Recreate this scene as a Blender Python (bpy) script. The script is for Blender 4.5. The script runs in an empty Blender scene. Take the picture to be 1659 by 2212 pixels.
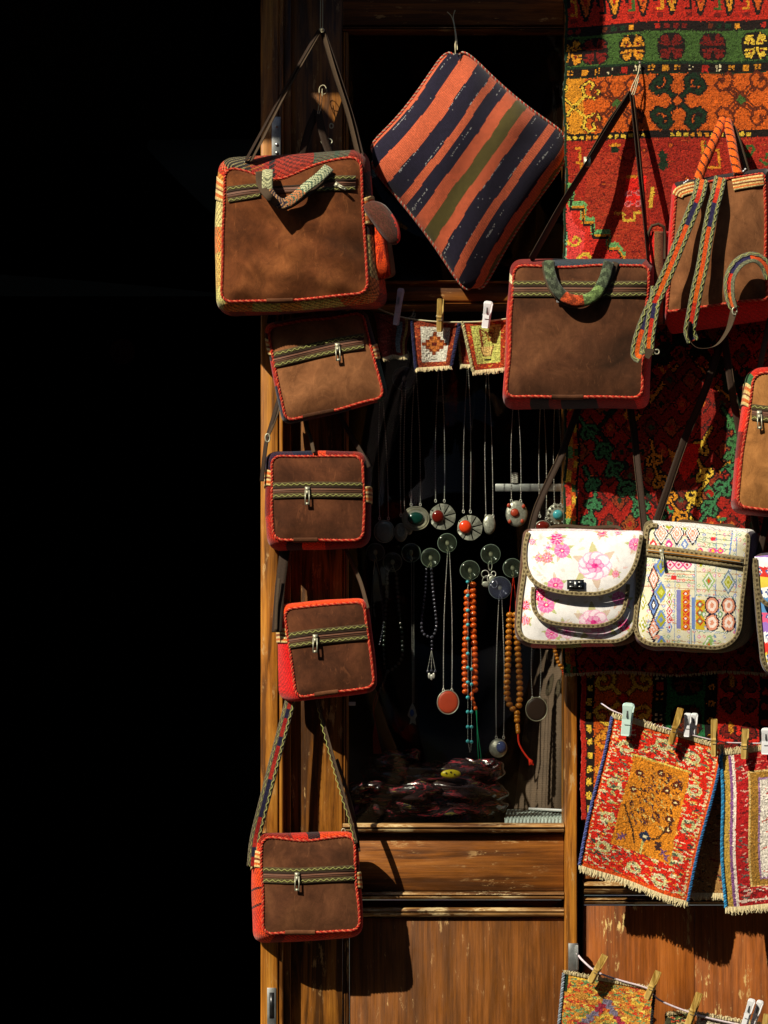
import bpy, bmesh, math, random
import numpy as np
from mathutils import Vector
random.seed(7); rng = np.random.default_rng(11)
S = bpy.context.scene
COL = S.collection
R = math.radians
# ------------------------------------------------------------------ camera, sky, sun, exposure
D = 4.5; ZB = 0.60; CV = 1800.0; CU = 829.5
CZ = (2212 - CV) / 1000 + ZB
cam = bpy.data.objects.new('camera', bpy.data.cameras.new('camera')); COL.objects.link(cam)
cam.location = (0, -D, CZ); cam.rotation_euler = (R(90), 0, 0)
cam.data.sensor_fit = 'VERTICAL'; cam.data.sensor_height = 36; cam.data.lens = 36 * D / 2.212
cam.data.shift_y = (CV - 1106) / 2212; cam.data.clip_end = 500; cam.data.clip_start = 0.05
S.camera = cam
w = bpy.data.worlds.new('World'); S.world = w; w.use_nodes = True
sk = w.node_tree.nodes.new('ShaderNodeTexSky'); sk.sky_type = 'NISHITA'; sk.sun_disc = False
SD = Vector((1, 1, -1.2)).normalized()
sk.sun_elevation = math.asin(-SD.z); sk.sun_rotation = R(225)
bg = w.node_tree.nodes['Background']; bg.inputs[1].default_value = 0.06
w.node_tree.links.new(sk.outputs[0], bg.inputs[0])
sl = bpy.data.lights.new('sun', 'SUN'); sl.energy = 4.9; sl.angle = R(0.5); sl.color = (1.0, 0.92, 0.75)
sun = bpy.data.objects.new('sun', sl); COL.objects.link(sun); sun.location = (-3, -3, 6)
sun.rotation_euler = SD.to_track_quat('-Z', 'Y').to_euler()
S.view_settings.view_transform = 'Standard'; S.view_settings.look = 'None'
S.view_settings.exposure = 0.42; S.view_settings.gamma = 1; S.view_settings.use_curve_mapping = False
S.render.resolution_x = 768; S.render.resolution_y = 1024
S.cycles.max_bounces = 8; S.cycles.transparent_max_bounces = 16

# ------------------------------------------------------------------ helpers
def W(u, v, Y=0.0):
    """photo position (1659 x 2212 units, one unit = 1 mm on the facade) at depth Y -> world"""
    k = (D + np.asarray(Y, float)) / D
    x = (np.asarray(u, float) - CU) / 1000 * k
    z = CZ + (CV - np.asarray(v, float)) / 1000 * k
    return np.stack(np.broadcast_arrays(x, np.asarray(Y, float), z), -1)
def c(r, g, b):
    f = lambda q: (q/255/12.92 if q/255 <= .04045 else ((q/255+.055)/1.055)**2.4)
    return (f(r), f(g), f(b))
def org(o):
    p = Vector((0, 0, 0))
    while o is not None: p = p + Vector(o.location); o = o.parent
    return np.array(p)
def tag(o, label=None, cat=None, group=None, kind=None):
    if label: o['label'] = label
    if cat: o['category'] = cat
    if group: o['group'] = group
    if kind: o['kind'] = kind
    return o
def thing(name, label, cat, loc, group=None):
    o = bpy.data.objects.new(name, None); COL.objects.link(o); o.location = [float(q) for q in loc]
    o.empty_display_size = .03
    return tag(o, label, cat, group)
def mk(name, V, F, mat, parent=None, smooth=True, cols=None, solid=0, **kw):
    V = np.asarray(V, float).reshape(-1, 3)
    me = bpy.data.meshes.new(name)
    base = np.zeros(3)
    if parent is None:
        base = np.array([(V[:, 0].min()+V[:, 0].max())/2, (V[:, 1].min()+V[:, 1].max())/2, V[:, 2].min()])
    else: base = org(parent)
    V = V - base
    if isinstance(F, np.ndarray):
        n = F.shape[1]; nf = F.shape[0]
        me.vertices.add(len(V)); me.vertices.foreach_set('co', V.ravel())
        me.loops.add(nf*n); me.loops.foreach_set('vertex_index', F.ravel().astype(np.int32))
        me.polygons.add(nf); me.polygons.foreach_set('loop_start', np.arange(0, nf*n, n, dtype=np.int32))
        me.update(calc_edges=True)
    else:
        me.from_pydata(V.tolist(), [], [list(f) for f in F])
    if cols is not None:
        a = me.color_attributes.new('Col', 'FLOAT_COLOR', 'CORNER')
        cf = np.asarray(cols, float).reshape(-1, 3)
        ln = np.empty(len(me.polygons), np.int32); me.polygons.foreach_get('loop_total', ln)
        cc = np.repeat(cf, ln, axis=0); cc = np.concatenate([cc, np.ones((len(cc), 1))], 1)
        a.data.foreach_set('color', cc.ravel())
    if smooth: me.polygons.foreach_set('use_smooth', np.ones(len(me.polygons), bool))
    me.validate(); me.update()
    if mat: me.materials.append(mat)
    o = bpy.data.objects.new(name, me); COL.objects.link(o)
    if parent is None: o.location = base.tolist()
    else: o.parent = parent
    if solid:
        m = o.modifiers.new('solid', 'SOLIDIFY'); m.thickness = solid; m.offset = -1
    return tag(o, **kw)
def gridF(ny, nx, wrapx=False):
    i = np.arange(ny)[:, None]; j = np.arange(nx)[None, :]
    Wd = nx if wrapx else nx+1
    j2 = (j+1) % nx if wrapx else j+1
    return np.stack(np.broadcast_arrays(i*Wd+j, (i+1)*Wd+j, (i+1)*Wd+j2, i*Wd+j2), -1).reshape(-1, 4)
def sheet(name, P, mat, parent, img=None, **kw):
    ny, nx = P.shape[0]-1, P.shape[1]-1
    return mk(name, P.reshape(-1, 3), gridF(ny, nx), mat, parent, cols=None if img is None else img.reshape(-1, 3), **kw)
def catmull(pts, n=12):
    p = np.asarray(pts, float)
    if len(p) < 3:
        t = np.linspace(0, 1, n+1)[:, None]; return p[0]*(1-t)+p[-1]*t
    q = np.vstack([2*p[0]-p[1], p, 2*p[-1]-p[-2]]); out = []
    for i in range(len(p)-1):
        a, b, cc, d = q[i:i+4]
        for t in np.linspace(0, 1, n, endpoint=False):
            out.append(.5*((2*b)+(-a+cc)*t+(2*a-5*b+4*cc-d)*t*t+(-a+3*b-3*cc+d)*t**3))
    out.append(p[-1]); return np.array(out)
def resample(p, step, closed=False):
    p = np.asarray(p, float)
    if closed: p = np.vstack([p, p[:1]])
    d = np.r_[0, np.cumsum(np.linalg.norm(np.diff(p, axis=0), axis=1))]
    n = max(2, int(round(d[-1]/step)))
    t = np.linspace(0, d[-1], n+1)
    q = np.stack([np.interp(t, d, p[:, k]) for k in range(p.shape[1])], -1)
    return q[:-1] if closed else q
def frames(p, closed=False):
    T = (np.roll(p, -1, 0)-np.roll(p, 1, 0)) if closed else np.gradient(p, axis=0)
    T /= np.linalg.norm(T, axis=1)[:, None]+1e-12
    N = np.tile([0., -1., 0.], (len(p), 1))
    N = N - T*np.sum(N*T, 1)[:, None]
    bad = np.linalg.norm(N, axis=1) < .15; N[bad] = np.cross(T[bad], [1, 0, 0])
    N /= np.linalg.norm(N, axis=1)[:, None]
    return T, N, np.cross(T, N)
def tubeVF(p, r, sides=6, closed=False, v0=0):
    p = np.asarray(p, float); T, N, B = frames(p, closed)
    r = np.broadcast_to(r, len(p))[:, None, None]
    a = np.linspace(0, 2*math.pi, sides, endpoint=False)
    V = p[:, None, :]+r*(np.cos(a)[None, :, None]*N[:, None, :]+np.sin(a)[None, :, None]*B[:, None, :])
    n = len(p); i = np.arange(n if closed else n-1)[:, None]; j = np.arange(sides)[None, :]
    i2 = (i+1) % n; j2 = (j+1) % sides
    F = np.stack([i*sides+j, i*sides+j2, i2*sides+j2, i2*sides+j], -1).reshape(-1, 4)
    return V.reshape(-1, 3), F+v0
def tube(name, p, r, mat, parent=None, sides=6, closed=False, **kw):
    V, F = tubeVF(p, r, sides, closed); return mk(name, V, F, mat, parent, **kw)
class Acc:
    def __init__(s): s.V = []; s.F = []; s.C = []; s.n = 0
    def add(s, V, F, col=None):
        s.V.append(V); s.F.append(F+s.n); s.n += len(V)
        if col is not None: s.C.append(np.broadcast_to(col, (len(F), 3)))
    def build(s, name, mat, parent=None, **kw):
        return mk(name, np.vstack(s.V), np.vstack(s.F), mat, parent, cols=np.vstack(s.C) if s.C else None, **kw)
def rope(name, path, mat, parent, closed, cols, r=.0017, pitch=.013, strands=2):
    p = resample(path, .0022, closed); T, N, B = frames(p, closed)
    L = np.arange(len(p))*.0022; tot = len(p)*.0022
    pitch = tot/max(1, round(tot/pitch)) if closed else pitch
    A = Acc()
    for s in range(strands):
        ph = L/pitch*2*math.pi+s*2*math.pi/strands
        q = p+r*.95*(np.cos(ph)[:, None]*N+np.sin(ph)[:, None]*B)
        V, F = tubeVF(q, r*1.12, 6, closed)
        cc = np.array(cols[s % len(cols)])*np.repeat(rng.uniform(.75, 1.2, (len(F)+5)//6+1), 6)[:len(F), None]
        A.add(V, F, cc)
    return A.build(name, mat, parent)
def ribbon(name, pts, width, mat, parent=None, colf=None, nx=4, step=.004, twist=0, thick=.0014, curl=0, **kw):
    P = W(*np.array([q[:3] for q in pts]).T) if len(pts[0]) >= 3 else np.asarray(pts)
    p = resample(catmull(P), step); T, N, B = frames(p)
    tw = np.interp(np.linspace(0, 1, len(p)), np.linspace(0, 1, len(twist)), twist) if hasattr(twist, '__len__') else np.full(len(p), twist)
    a = np.radians(tw)[:, None]
    Wd = np.cos(a)*B+np.sin(a)*N; Nn = -np.sin(a)*B+np.cos(a)*N
    k = np.linspace(-.5, .5, nx+1)
    V = p[:, None, :]+k[None, :, None]*width*Wd[:, None, :]+(curl*(1-4*k**2))[None, :, None]*Nn[:, None, :]
    img = None
    if colf is not None:
        L = (np.arange(len(p)-1)+.5)*step*1000; kk = (k[:-1]+k[1:])/2+.5
        img = colf(np.broadcast_to(L[:, None], (len(L), nx)), np.broadcast_to(kk[None, :], (len(L), nx)))
    return sheet(name, V, mat, parent, img, solid=thick, **kw)
def boxW(x0, x1, y0, y1, z0, z1):
    V = np.array([[x, y, z] for x in (x0, x1) for y in (y0, y1) for z in (z0, z1)])
    F = np.array([[0, 1, 3, 2], [4, 6, 7, 5], [0, 4, 5, 1], [2, 3, 7, 6], [0, 2, 6, 4], [1, 5, 7, 3]])
    return V, F
def board(name, u0, v0, u1, v1, Yf, Yb, mat, parent=None, bev=.002, **kw):
    a = W(u0, v0, Yf); b = W(u1, v1, Yf)
    V, F = boxW(a[0], b[0], Yf, Yb, b[2], a[2])
    o = mk(name, V, F, mat, parent, smooth=False, **kw)
    if bev:
        m = o.modifiers.new('bevel', 'BEVEL'); m.width = bev; m.segments = 2
    return o
def moulding(name, u0, v0, u1, v1, Yf, Yb, mat, parent, horiz=True, prof=None):
    """half round and bead profile swept along a rail"""
    a = W(u0, v0, Yf); b = W(u1, v1, Yf)
    prof = prof or [(0, 0), (.06, .55), (.2, .85), (.38, .95), (.46, .7), (.54, .7), (.62, 1), (.78, .95), (.92, .6), (1, 0)]
    V = []; n = len(prof)
    if horiz:
        for x in (a[0], b[0]):
            for t, h in prof: V.append((x, Yb+(Yf-Yb)*h, a[2]+(b[2]-a[2])*t))
    else:
        for z in (a[2], b[2]):
            for t, h in prof: V.append((a[0]+(b[0]-a[0])*t, Yb+(Yf-Yb)*h, z))
    F = [(i, i+1, n+i+1, n+i) for i in range(n-1)]+[tuple(range(n)), tuple(range(2*n-1, n-1, -1)), (0, n, 2*n-1, n-1)]
    return mk(name, V, F, mat, parent, smooth=False)
def lathe(prof, seg=24, ax='y'):
    """prof: list (radius, depth towards viewer)"""
    a = np.linspace(0, 2*math.pi, seg, endpoint=False); V = []
    for r, h in prof: V.append(np.stack([r*np.cos(a), np.full(seg, -h), r*np.sin(a)], -1))
    V = np.vstack(V); n = len(prof)
    i = np.arange(n-1)[:, None]; j = np.arange(seg)[None, :]; j2 = (j+1) % seg
    return V, np.stack([i*seg+j, i*seg+j2, (i+1)*seg+j2, (i+1)*seg+j], -1).reshape(-1, 4)

# ------------------------------------------------------------------ materials
class N:
    def __init__(s, name):
        s.m = bpy.data.materials.new(name); s.m.use_nodes = True; s.t = s.m.node_tree
        s.b = s.t.nodes['Principled BSDF']; s.out = s.t.nodes['Material Output']
    def n(s, typ, **k):
        x = s.t.nodes.new('ShaderNode'+typ)
        for a, v in k.items():
            if a.startswith('i_'): x.inputs[a[2:].replace('_', ' ')].default_value = v
            else: setattr(x, a, v)
        return x
    def l(s, a, b): s.t.links.new(a, b)
    def noise(s, scale, det=3, vec=None, rough=.6, dist=0):
        x = s.n('TexNoise'); x.inputs['Scale'].default_value = scale; x.inputs['Detail'].default_value = det
        x.inputs['Roughness'].default_value = rough; x.inputs['Distortion'].default_value = dist
        if vec is not None: s.l(vec, x.inputs['Vector'])
        return x.outputs['Fac']
    def ramp(s, fac, stops):
        x = s.n('ValToRGB'); e = x.color_ramp.elements
        while len(e) < len(stops): e.new(.5)
        for q, (p, col) in zip(e, stops): q.position = p; q.color = (*col, 1) if len(col) == 3 else col
        s.l(fac, x.inputs[0]); return x.outputs[0]
    def pos(s, sc=(1, 1, 1)):
        g = s.n('NewGeometry'); m = s.n('Mapping'); m.inputs['Scale'].default_value = sc
        s.l(g.outputs['Position'], m.inputs[0]); return m.outputs[0]
    def mix(s, fac, a, b, typ='MIX'):
        x = s.n('MixRGB', blend_type=typ)
        for q, i in ((fac, 0), (a, 1), (b, 2)):
            if hasattr(q, 'links'): s.l(q, x.inputs[i])
            else: x.inputs[i].default_value = q if i == 0 else (*q, 1)
        return x.outputs[0]
    def bump(s, h, strength=.3, dist=.002, nrm=None):
        x = s.n('Bump'); x.inputs['Strength'].default_value = strength; x.inputs['Distance'].default_value = dist
        s.l(h, x.inputs['Height'])
        if nrm: s.l(nrm, x.inputs['Normal'])
        s.l(x.outputs[0], s.b.inputs['Normal']); return x.outputs[0]
def wood(name, dark, mid, light, horiz=False, rough=.42, wear=.585, wearcol=(190, 150, 95), seed=0):
    m = N(name)
    sc = (2.2, 30, 30) if horiz else (30, 30, 2.2)
    sf = (7, 260, 260) if horiz else (260, 260, 7)
    a = m.noise(1, 6, m.pos(sc), .65, .6); b = m.noise(1, 4, m.pos(sf), .7)
    big = m.noise(3.5, 3, m.pos())
    k = m.ramp(a, [(.3, tuple(q*.75 for q in dark)), (.42, dark), (.52, mid), (.72, light)])
    k = m.mix(.48, k, m.ramp(b, [(.34, (.25, .25, .25)), (.62, (1.25, 1.25, 1.22))]), 'MULTIPLY')
    k = m.mix(.6, k, m.ramp(big, [(.3, (.55, .5, .5)), (.7, (1.25, 1.2, 1.2))]), 'MULTIPLY')
    spk = m.noise(1, 5, m.pos((14, 60, 60) if horiz else (60, 60, 14)), .75)
    reg = m.noise(5, 2, m.pos((1.0, 1.3, .9)))
    wmask = m.mix(1, m.ramp(spk, [(wear, (0, 0, 0)), (wear+.05, (1, 1, 1))]), m.ramp(reg, [(.38, (0, 0, 0)), (.58, (1, 1, 1))]), 'MULTIPLY')
    k = m.mix(wmask, k, c(*wearcol))
    m.l(k, m.b.inputs['Base Color'])
    m.l(m.ramp(spk, [(.3, (rough-.1,)*3), (.8, (rough+.3,)*3)]), m.b.inputs['Roughness'])
    m.b.inputs['Specular IOR Level'].default_value = .3
    m.bump(b, .35, .0012); return m.m
M = {}
M['wood_v'] = wood('stained wood upright', c(104, 62, 16), c(174, 110, 34), c(214, 152, 60))
M['wood_leaf'] = wood('stained wood leaf', c(78, 46, 13), c(142, 88, 28), c(182, 124, 46))
M['wood_h'] = wood('stained wood rail', c(90, 52, 19), c(130, 77, 28), c(156, 98, 39), True)
M['wood_panel'] = wood('stained wood panel', c(104, 62, 22), c(127, 76, 28), c(142, 88, 35), wear=.62)
M['wood_red'] = wood('reddish door wood', c(118, 64, 20), c(144, 79, 27), c(158, 91, 34), wear=.6, wearcol=(206, 176, 110))
M['wood_worn'] = wood('worn bleached moulding', c(84, 52, 24), c(150, 110, 62), c(196, 164, 108), True, wear=.52, wearcol=(214, 190, 140))
M['wood_pin'] = wood('clothespin wood', c(150, 112, 40), c(206, 172, 92), c(226, 200, 124), wear=.8)
def cloth_mat(name, rough=.95, bump=.5, scale=420, sheen=.15, fuzz=.0012, lo=.34, hi=1.5):
    m = N(name); a = m.n('Attribute', attribute_name='Col')
    f = m.noise(scale, 2, m.pos()); g = m.noise(60, 3, m.pos())
    k = m.mix(.7, a.outputs['Color'], m.ramp(f, [(.34, (lo,)*3), (.66, (hi,)*3)]), 'MULTIPLY')
    k = m.mix(.5, k, m.ramp(g, [(.3, (.75, .75, .75)), (.7, (1.15, 1.15, 1.15))]), 'MULTIPLY')
    m.l(k, m.b.inputs['Base Color']); m.b.inputs['Roughness'].default_value = rough
    m.b.inputs['Specular IOR Level'].default_value = .12
    m.b.inputs['Sheen Weight'].default_value = sheen; m.b.inputs['Sheen Roughness'].default_value = .5
    m.bump(f, bump, fuzz); return m.m
M['wool'] = cloth_mat('knotted wool', bump=.8, scale=330, fuzz=.002)
M['kilim'] = cloth_mat('woven kilim cloth')
M['kilim2'] = cloth_mat('cushion weave', bump=.5, scale=700, lo=.6, hi=1.25)
M['print'] = cloth_mat('printed canvas', rough=.7, bump=.15, scale=900, sheen=0, lo=.86, hi=1.08)
M['yarn'] = cloth_mat('braided yarn', bump=.6, scale=900)
def suede(name, a, b, d):
    m = N(name); n1 = m.noise(7.5, 5, m.pos(), .6, .4); n2 = m.noise(30, 7, m.pos((1, 1, .7)), .78, .8); n3 = m.noise(900, 2, m.pos())
    k = m.ramp(n1, [(.28, a), (.5, b), (.72, d)])
    k = m.mix(.65, k, m.ramp(n2, [(.32, (.42, .40, .38)), (.68, (1.45, 1.45, 1.45))]), 'MULTIPLY')
    k = m.mix(.4, k, m.ramp(n3, [(.3, (.6, .6, .6)), (.7, (1.3, 1.3, 1.3))]), 'MULTIPLY')
    m.l(k, m.b.inputs['Base Color']); m.b.inputs['Roughness'].default_value = .95
    m.b.inputs['Specular IOR Level'].default_value = .1
    m.b.inputs['Sheen Weight'].default_value = .25; m.b.inputs['Sheen Tint'].default_value = (.8, .5, .3, 1)
    scf = m.noise(1, 4, m.pos((70, 70, 22)), .7, 1.5); k = m.mix(m.ramp(scf, [(.6, (0, 0, 0)), (.78, (.45, .45, .45))]), k, tuple(min(1, q*1.7) for q in d)); m.l(k, m.b.inputs['Base Color'])
    x = m.mix(.5, n2, n3); m.bump(x, .4, .0016); return m.m
M['suede'] = suede('brown suede', c(54, 27, 13), c(100, 54, 27), c(140, 83, 44))
M['suede2'] = suede('dark brown suede', c(40, 24, 15), c(80, 47, 29), c(114, 72, 45))
M['suede5'] = suede('reddish dark suede', c(40, 22, 14), c(82, 46, 28), c(116, 69, 42))
M['suede3'] = suede('tan suede', c(82, 48, 28), c(120, 76, 46), c(148, 98, 62))
M['suede4'] = suede('light tan suede', c(112, 72, 34), c(150, 100, 54), c(178, 124, 70))
def plain(name, col, rough=.6, metal=0, spec=.4, var=.3, scale=60, bump=0):
    m = N(name); f = m.noise(scale, 4, m.pos())
    m.l(m.mix(var, col, m.ramp(f, [(.3, (.35, .35, .35)), (.7, (1.4, 1.4, 1.4))]), 'MULTIPLY'), m.b.inputs['Base Color'])
    m.b.inputs['Roughness'].default_value = rough; m.b.inputs['Metallic'].default_value = metal
    m.b.inputs['Specular IOR Level'].default_value = spec
    if bump: m.bump(f, bump, .002)
    return m.m
M['strap'] = plain('dark brown strap', c(48, 34, 24), .8, 0, .2, .4, 300, .3)
M['strapg'] = plain('grey brown webbing', c(70, 55, 40), .85, 0, .2, .4, 400, .4)
M['zip'] = plain('brown zip tape', c(100, 64, 46), .7, 0, .3, .3, 200)
M['silver'] = plain('tarnished silver', (.40, .40, .33), .4, .55, .5, .55, 180, .5)
M['chain'] = plain('silver chain', (.70, .68, .62), .3, .6, .5, .2)
M['steel'] = plain('dull steel', (.42, .43, .42), .45, 1, .5, .5, 60)
M['nickel'] = plain('brass nickel zip pull', (.42, .40, .28), .42, .45, .5, .3)
M['teeth'] = plain('dull zip teeth', c(128, 88, 68), .5, .2, .4, .4, 500)
M['string'] = plain('pale string', c(196, 186, 150), .8, 0, .2, .3, 300)
M['linewhite'] = plain('white clothesline', c(206, 190, 196), .8, 0, .2, .3, 300)
M['cream'] = plain('cream fringe yarn', c(206, 190, 148), .95, 0, .1, .4, 300)
M['whitepl'] = plain('white plastic', c(226, 226, 228), .35, 0, .5, .05)
M['mintpl'] = plain('pale mint plastic', c(196, 222, 212), .35, 0, .5, .05)
M['pinkpl'] = plain('pale pink plastic', c(205, 190, 192), .4, 0, .5, .08)
M['amber'] = plain('yellow amber bead', c(206, 128, 36), .16, 0, .6, .55, 140)
M['orange'] = plain('orange agate bead', c(208, 84, 22), .14, 0, .6, .3, 120)
M['turq'] = plain('turquoise stone', c(70, 178, 190), .25, 0, .5, .25, 200)
M['turqd'] = plain('blue stone', c(36, 84, 150), .25, 0, .5, .25, 200)
M['green'] = plain('dark green stone', c(18, 62, 52), .12, 0, .6, .2)
M['redst'] = plain('dark red stone', c(110, 26, 16), .12, 0, .6, .2)
M['coral'] = plain('coral stone', c(214, 62, 24), .2, 0, .5, .1)
M['brick'] = plain('brick red enamel', c(168, 60, 34), .4, 0, .4, .15)
M['browndisc'] = plain('dark brown disc', c(52, 38, 30), .4, 0, .4, .2)
M['navyst'] = plain('navy stone', c(60, 70, 110), .12, 0, .7, .15)
M['pearl'] = plain('black pearl bead', c(60, 60, 70), .14, .2, .7, .1)
M['gbead'] = plain('dark green bead', c(14, 26, 20), .16, 0, .6, .2)
M['shell'] = plain('mother of pearl', c(140, 146, 134), .25, .1, .6, .5, 30)
M['redth'] = plain('red thread', c(206, 44, 22), .8, 0, .2, .3, 300)
M['redthd'] = plain('dull red thread', c(140, 40, 26), .8, 0, .2, .3, 300)
M['greenth'] = plain('green thread', c(24, 140, 92), .8, 0, .2, .2)
M['black'] = plain('display wall with shade in colour', (.004, .004, .004), 1, 0, 0, .3)  # near-black colour stands in for the shade inside the shop
M['interior'] = plain('interior plaster with shade in colour', (.012, .011, .010), 1, 0, .05, .5, 3)  # shade of the doorway room is put into this very dark colour
M['blackpl'] = plain('black plastic', (.01, .01, .01), .3, 0, .5, .1)
M['paper'] = plain('grey white paper liner', c(170, 182, 176), .6, 0, .3, .35, 40)
M['stone'] = plain('plastered stone wall', (.30, .25, .19), .9, 0, .2, .5, 6, .5)
M['roof'] = plain('painted canopy metal', (.10, .09, .08), .7, 0, .3, .4, 8)
M['darkwood'] = plain('dark wood backing', c(40, 22, 12), .8, 0, .2, .4, 30)
def corr():
    m = N('corrugated cardboard'); wv = m.n('TexWave', wave_type='BANDS', bands_direction='Z'); m.l(m.pos(), wv.inputs[0])
    wv.inputs['Scale'].default_value = 60; wv.inputs['Distortion'].default_value = 1.2; wv.inputs['Detail'].default_value = 2
    f = m.noise(22, 4, m.pos())
    k = m.mix(.5, c(92, 74, 58), m.ramp(f, [(.3, (.5, .5, .5)), (.7, (1.3, 1.3, 1.3))]), 'MULTIPLY')
    m.l(k, m.b.inputs['Base Color']); m.b.inputs['Roughness'].default_value = .85; m.bump(wv.outputs['Fac'], .15, .002); return m.m
M['card'] = corr()
def glass(name, tint=(1, 1, 1), body=0.0, bodycol=(.3, .4, .35), rough=.02, base=.02):
    m = N(name); tr = m.n('BsdfTransparent'); tr.inputs[0].default_value = (*tint, 1)
    gl = m.n('BsdfGlossy'); gl.inputs['Roughness'].default_value = rough
    lw = m.n('LayerWeight'); pw = m.n('Math', operation='POWER'); m.l(lw.outputs['Facing'], pw.inputs[0]); pw.inputs[1].default_value = 5
    fr = m.n('Math', operation='MULTIPLY_ADD'); m.l(pw.outputs[0], fr.inputs[0]); fr.inputs[1].default_value = .9; fr.inputs[2].default_value = base
    mx = m.n('MixShader'); m.l(fr.outputs[0], mx.inputs[0]); m.l(tr.outputs[0], mx.inputs[1]); m.l(gl.outputs[0], mx.inputs[2])
    res = mx
    if body:
        df = m.n('BsdfDiffuse'); df.inputs[0].default_value = (*bodycol, 1)
        m2 = m.n('MixShader'); m2.inputs[0].default_value = body
        m.l(mx.outputs[0], m2.inputs[1]); m.l(df.outputs[0], m2.inputs[2]); res = m2
    m.l(res.outputs[0], m.out.inputs[0]); m.t.nodes.remove(m.b); return m.m
M['glass'] = glass('window glass', (.95, .96, .95), rough=.0, base=.007)
M['cup'] = glass('clear suction plastic', (.84, .88, .84), .07, (.16, .20, .14), .08)
M['cuprim'] = glass('clear suction rim', (.7, .78, .72), .5, (.36, .44, .38), .1)
M['cupb'] = glass('bluish suction plastic', (.78, .8, .9), .13, (.16, .17, .26), .08)
M['wrap'] = glass('crinkled clear wrap', (.75, .75, .75), .08, (.3, .3, .3), .12)
def paving():
    m = N('street paving'); v = m.n('TexVoronoi'); v.inputs['Scale'].default_value = 3; m.l(m.pos(), v.inputs[0])
    k = m.mix(.4, (.16, .14, .12), v.outputs['Color'], 'MULTIPLY'); m.l(k, m.b.inputs['Base Color']); m.b.inputs['Roughness'].default_value = .85
    return m.m
M['paving'] = paving()
def pack():
    m = N('printed plastic packets'); f = m.noise(20, 2, m.pos((.7, 1, 2.6)), .5, 1.6); g = m.noise(9, 3, m.pos((1, 1, 3)), .6, 2)
    k = m.ramp(f, [(.34, c(20, 17, 19)), (.47, c(44, 34, 38)), (.51, c(170, 50, 60)), (.55, c(34, 28, 34)), (.62, c(60, 54, 60)), (.66, c(150, 140, 60)), (.70, c(44, 38, 50)), (.8, c(110, 60, 110))])
    k = m.mix(m.ramp(g, [(.45, (0, 0, 0)), (.6, (1, 1, 1))]), k, c(48, 34, 34))
    m.l(k, m.b.inputs['Base Color']); m.b.inputs['Roughness'].default_value = .22; m.bump(m.noise(26, 3, m.pos((.6, 1, 1.6)), .55, 1.2), .45, .006); return m.m
M['pack'] = pack(); M['pack'].node_tree.nodes['Principled BSDF'].inputs['Coat Weight'].default_value = .6

# ------------------------------------------------------------------ the setting
def stbox(name, x0, x1, y0, y1, z0, z1, mat):
    V, F = boxW(x0, x1, y0, y1, z0, z1); return mk(name, V, F, mat, smooth=False, kind='structure')
V, F = boxW(-60, 60, -60, 60, -.2, 0); mk('ground', V, F, M['paving'], smooth=False, kind='structure')
X = lambda u, Y=0: float(W(u, 0, Y)[0]); Z = lambda v, Y=0: float(W(0, v, Y)[2])
# dark room behind the open doorway
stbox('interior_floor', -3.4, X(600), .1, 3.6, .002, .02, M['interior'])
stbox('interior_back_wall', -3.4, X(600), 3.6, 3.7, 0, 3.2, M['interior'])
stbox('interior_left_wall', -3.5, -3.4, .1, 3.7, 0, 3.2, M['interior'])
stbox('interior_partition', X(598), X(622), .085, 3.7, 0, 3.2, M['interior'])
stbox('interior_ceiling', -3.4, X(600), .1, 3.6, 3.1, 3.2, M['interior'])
# street face of the building around the doorway and the shopfront
bld = thing('shop_building', 'plastered shop building that the dark doorway and wooden shopfront open from', 'building', (0, .3, 0))
for nm, b in (('wall', (-4.5, -1.55, 0.0, .30, 0, 5.2)), ('wall', (-1.55, 1.45, .02, .30, Z(-200), 5.2)), ('wall', (1.45, 5, 0.0, .3, 0, 5.2))):
    V, F = boxW(*b); mk(nm, V, F, M['stone'], bld, smooth=False)
p_ = .5; za = Z(108-1.2*p_*1000+6)
V, F = boxW(-1.9, X(800), -p_, .015, za, za+.05); mk('canopy', V, F, M['roof'], bld, smooth=False)
V, F = boxW(-1.9, X(800), -p_-.02, -p_-.0001, za-.0, za+.12); mk('canopy_edge', V, F, M['roof'], bld, smooth=False)
zb = Z(300-1.2*.66*1000+6)
V, F = boxW(-2.2, X(86), -.66, .012, zb, zb+.03); mk('added_jamb_shade', V, F, M['roof'], bld, smooth=False)  # unseen slab added over the doorway to shade the top of the jamb
M['stonedark'] = plain('plaster darkened for reflections', (.05, .042, .035), .95, 0, .05, .5, 2)  # opposite wall colour darkened to keep its reflection in the glass dim
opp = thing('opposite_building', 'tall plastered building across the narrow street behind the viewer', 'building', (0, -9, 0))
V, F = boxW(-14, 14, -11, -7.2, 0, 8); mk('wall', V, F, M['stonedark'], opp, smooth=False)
for i in range(-4, 5):
    for zz in (1.2, 4.4):
        V, F = boxW(i*2.6-.5, i*2.6+.5, -7.2, -7.15, zz, zz+1.5); f_ = mk('window', V, F, M['darkwood'], opp, smooth=False)
        V, F = boxW(i*2.6-.42, i*2.6+.42, -7.149, -7.14, zz+.08, zz+1.42); mk('pane', V, F, M['blackpl'], f_, smooth=False)

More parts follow.
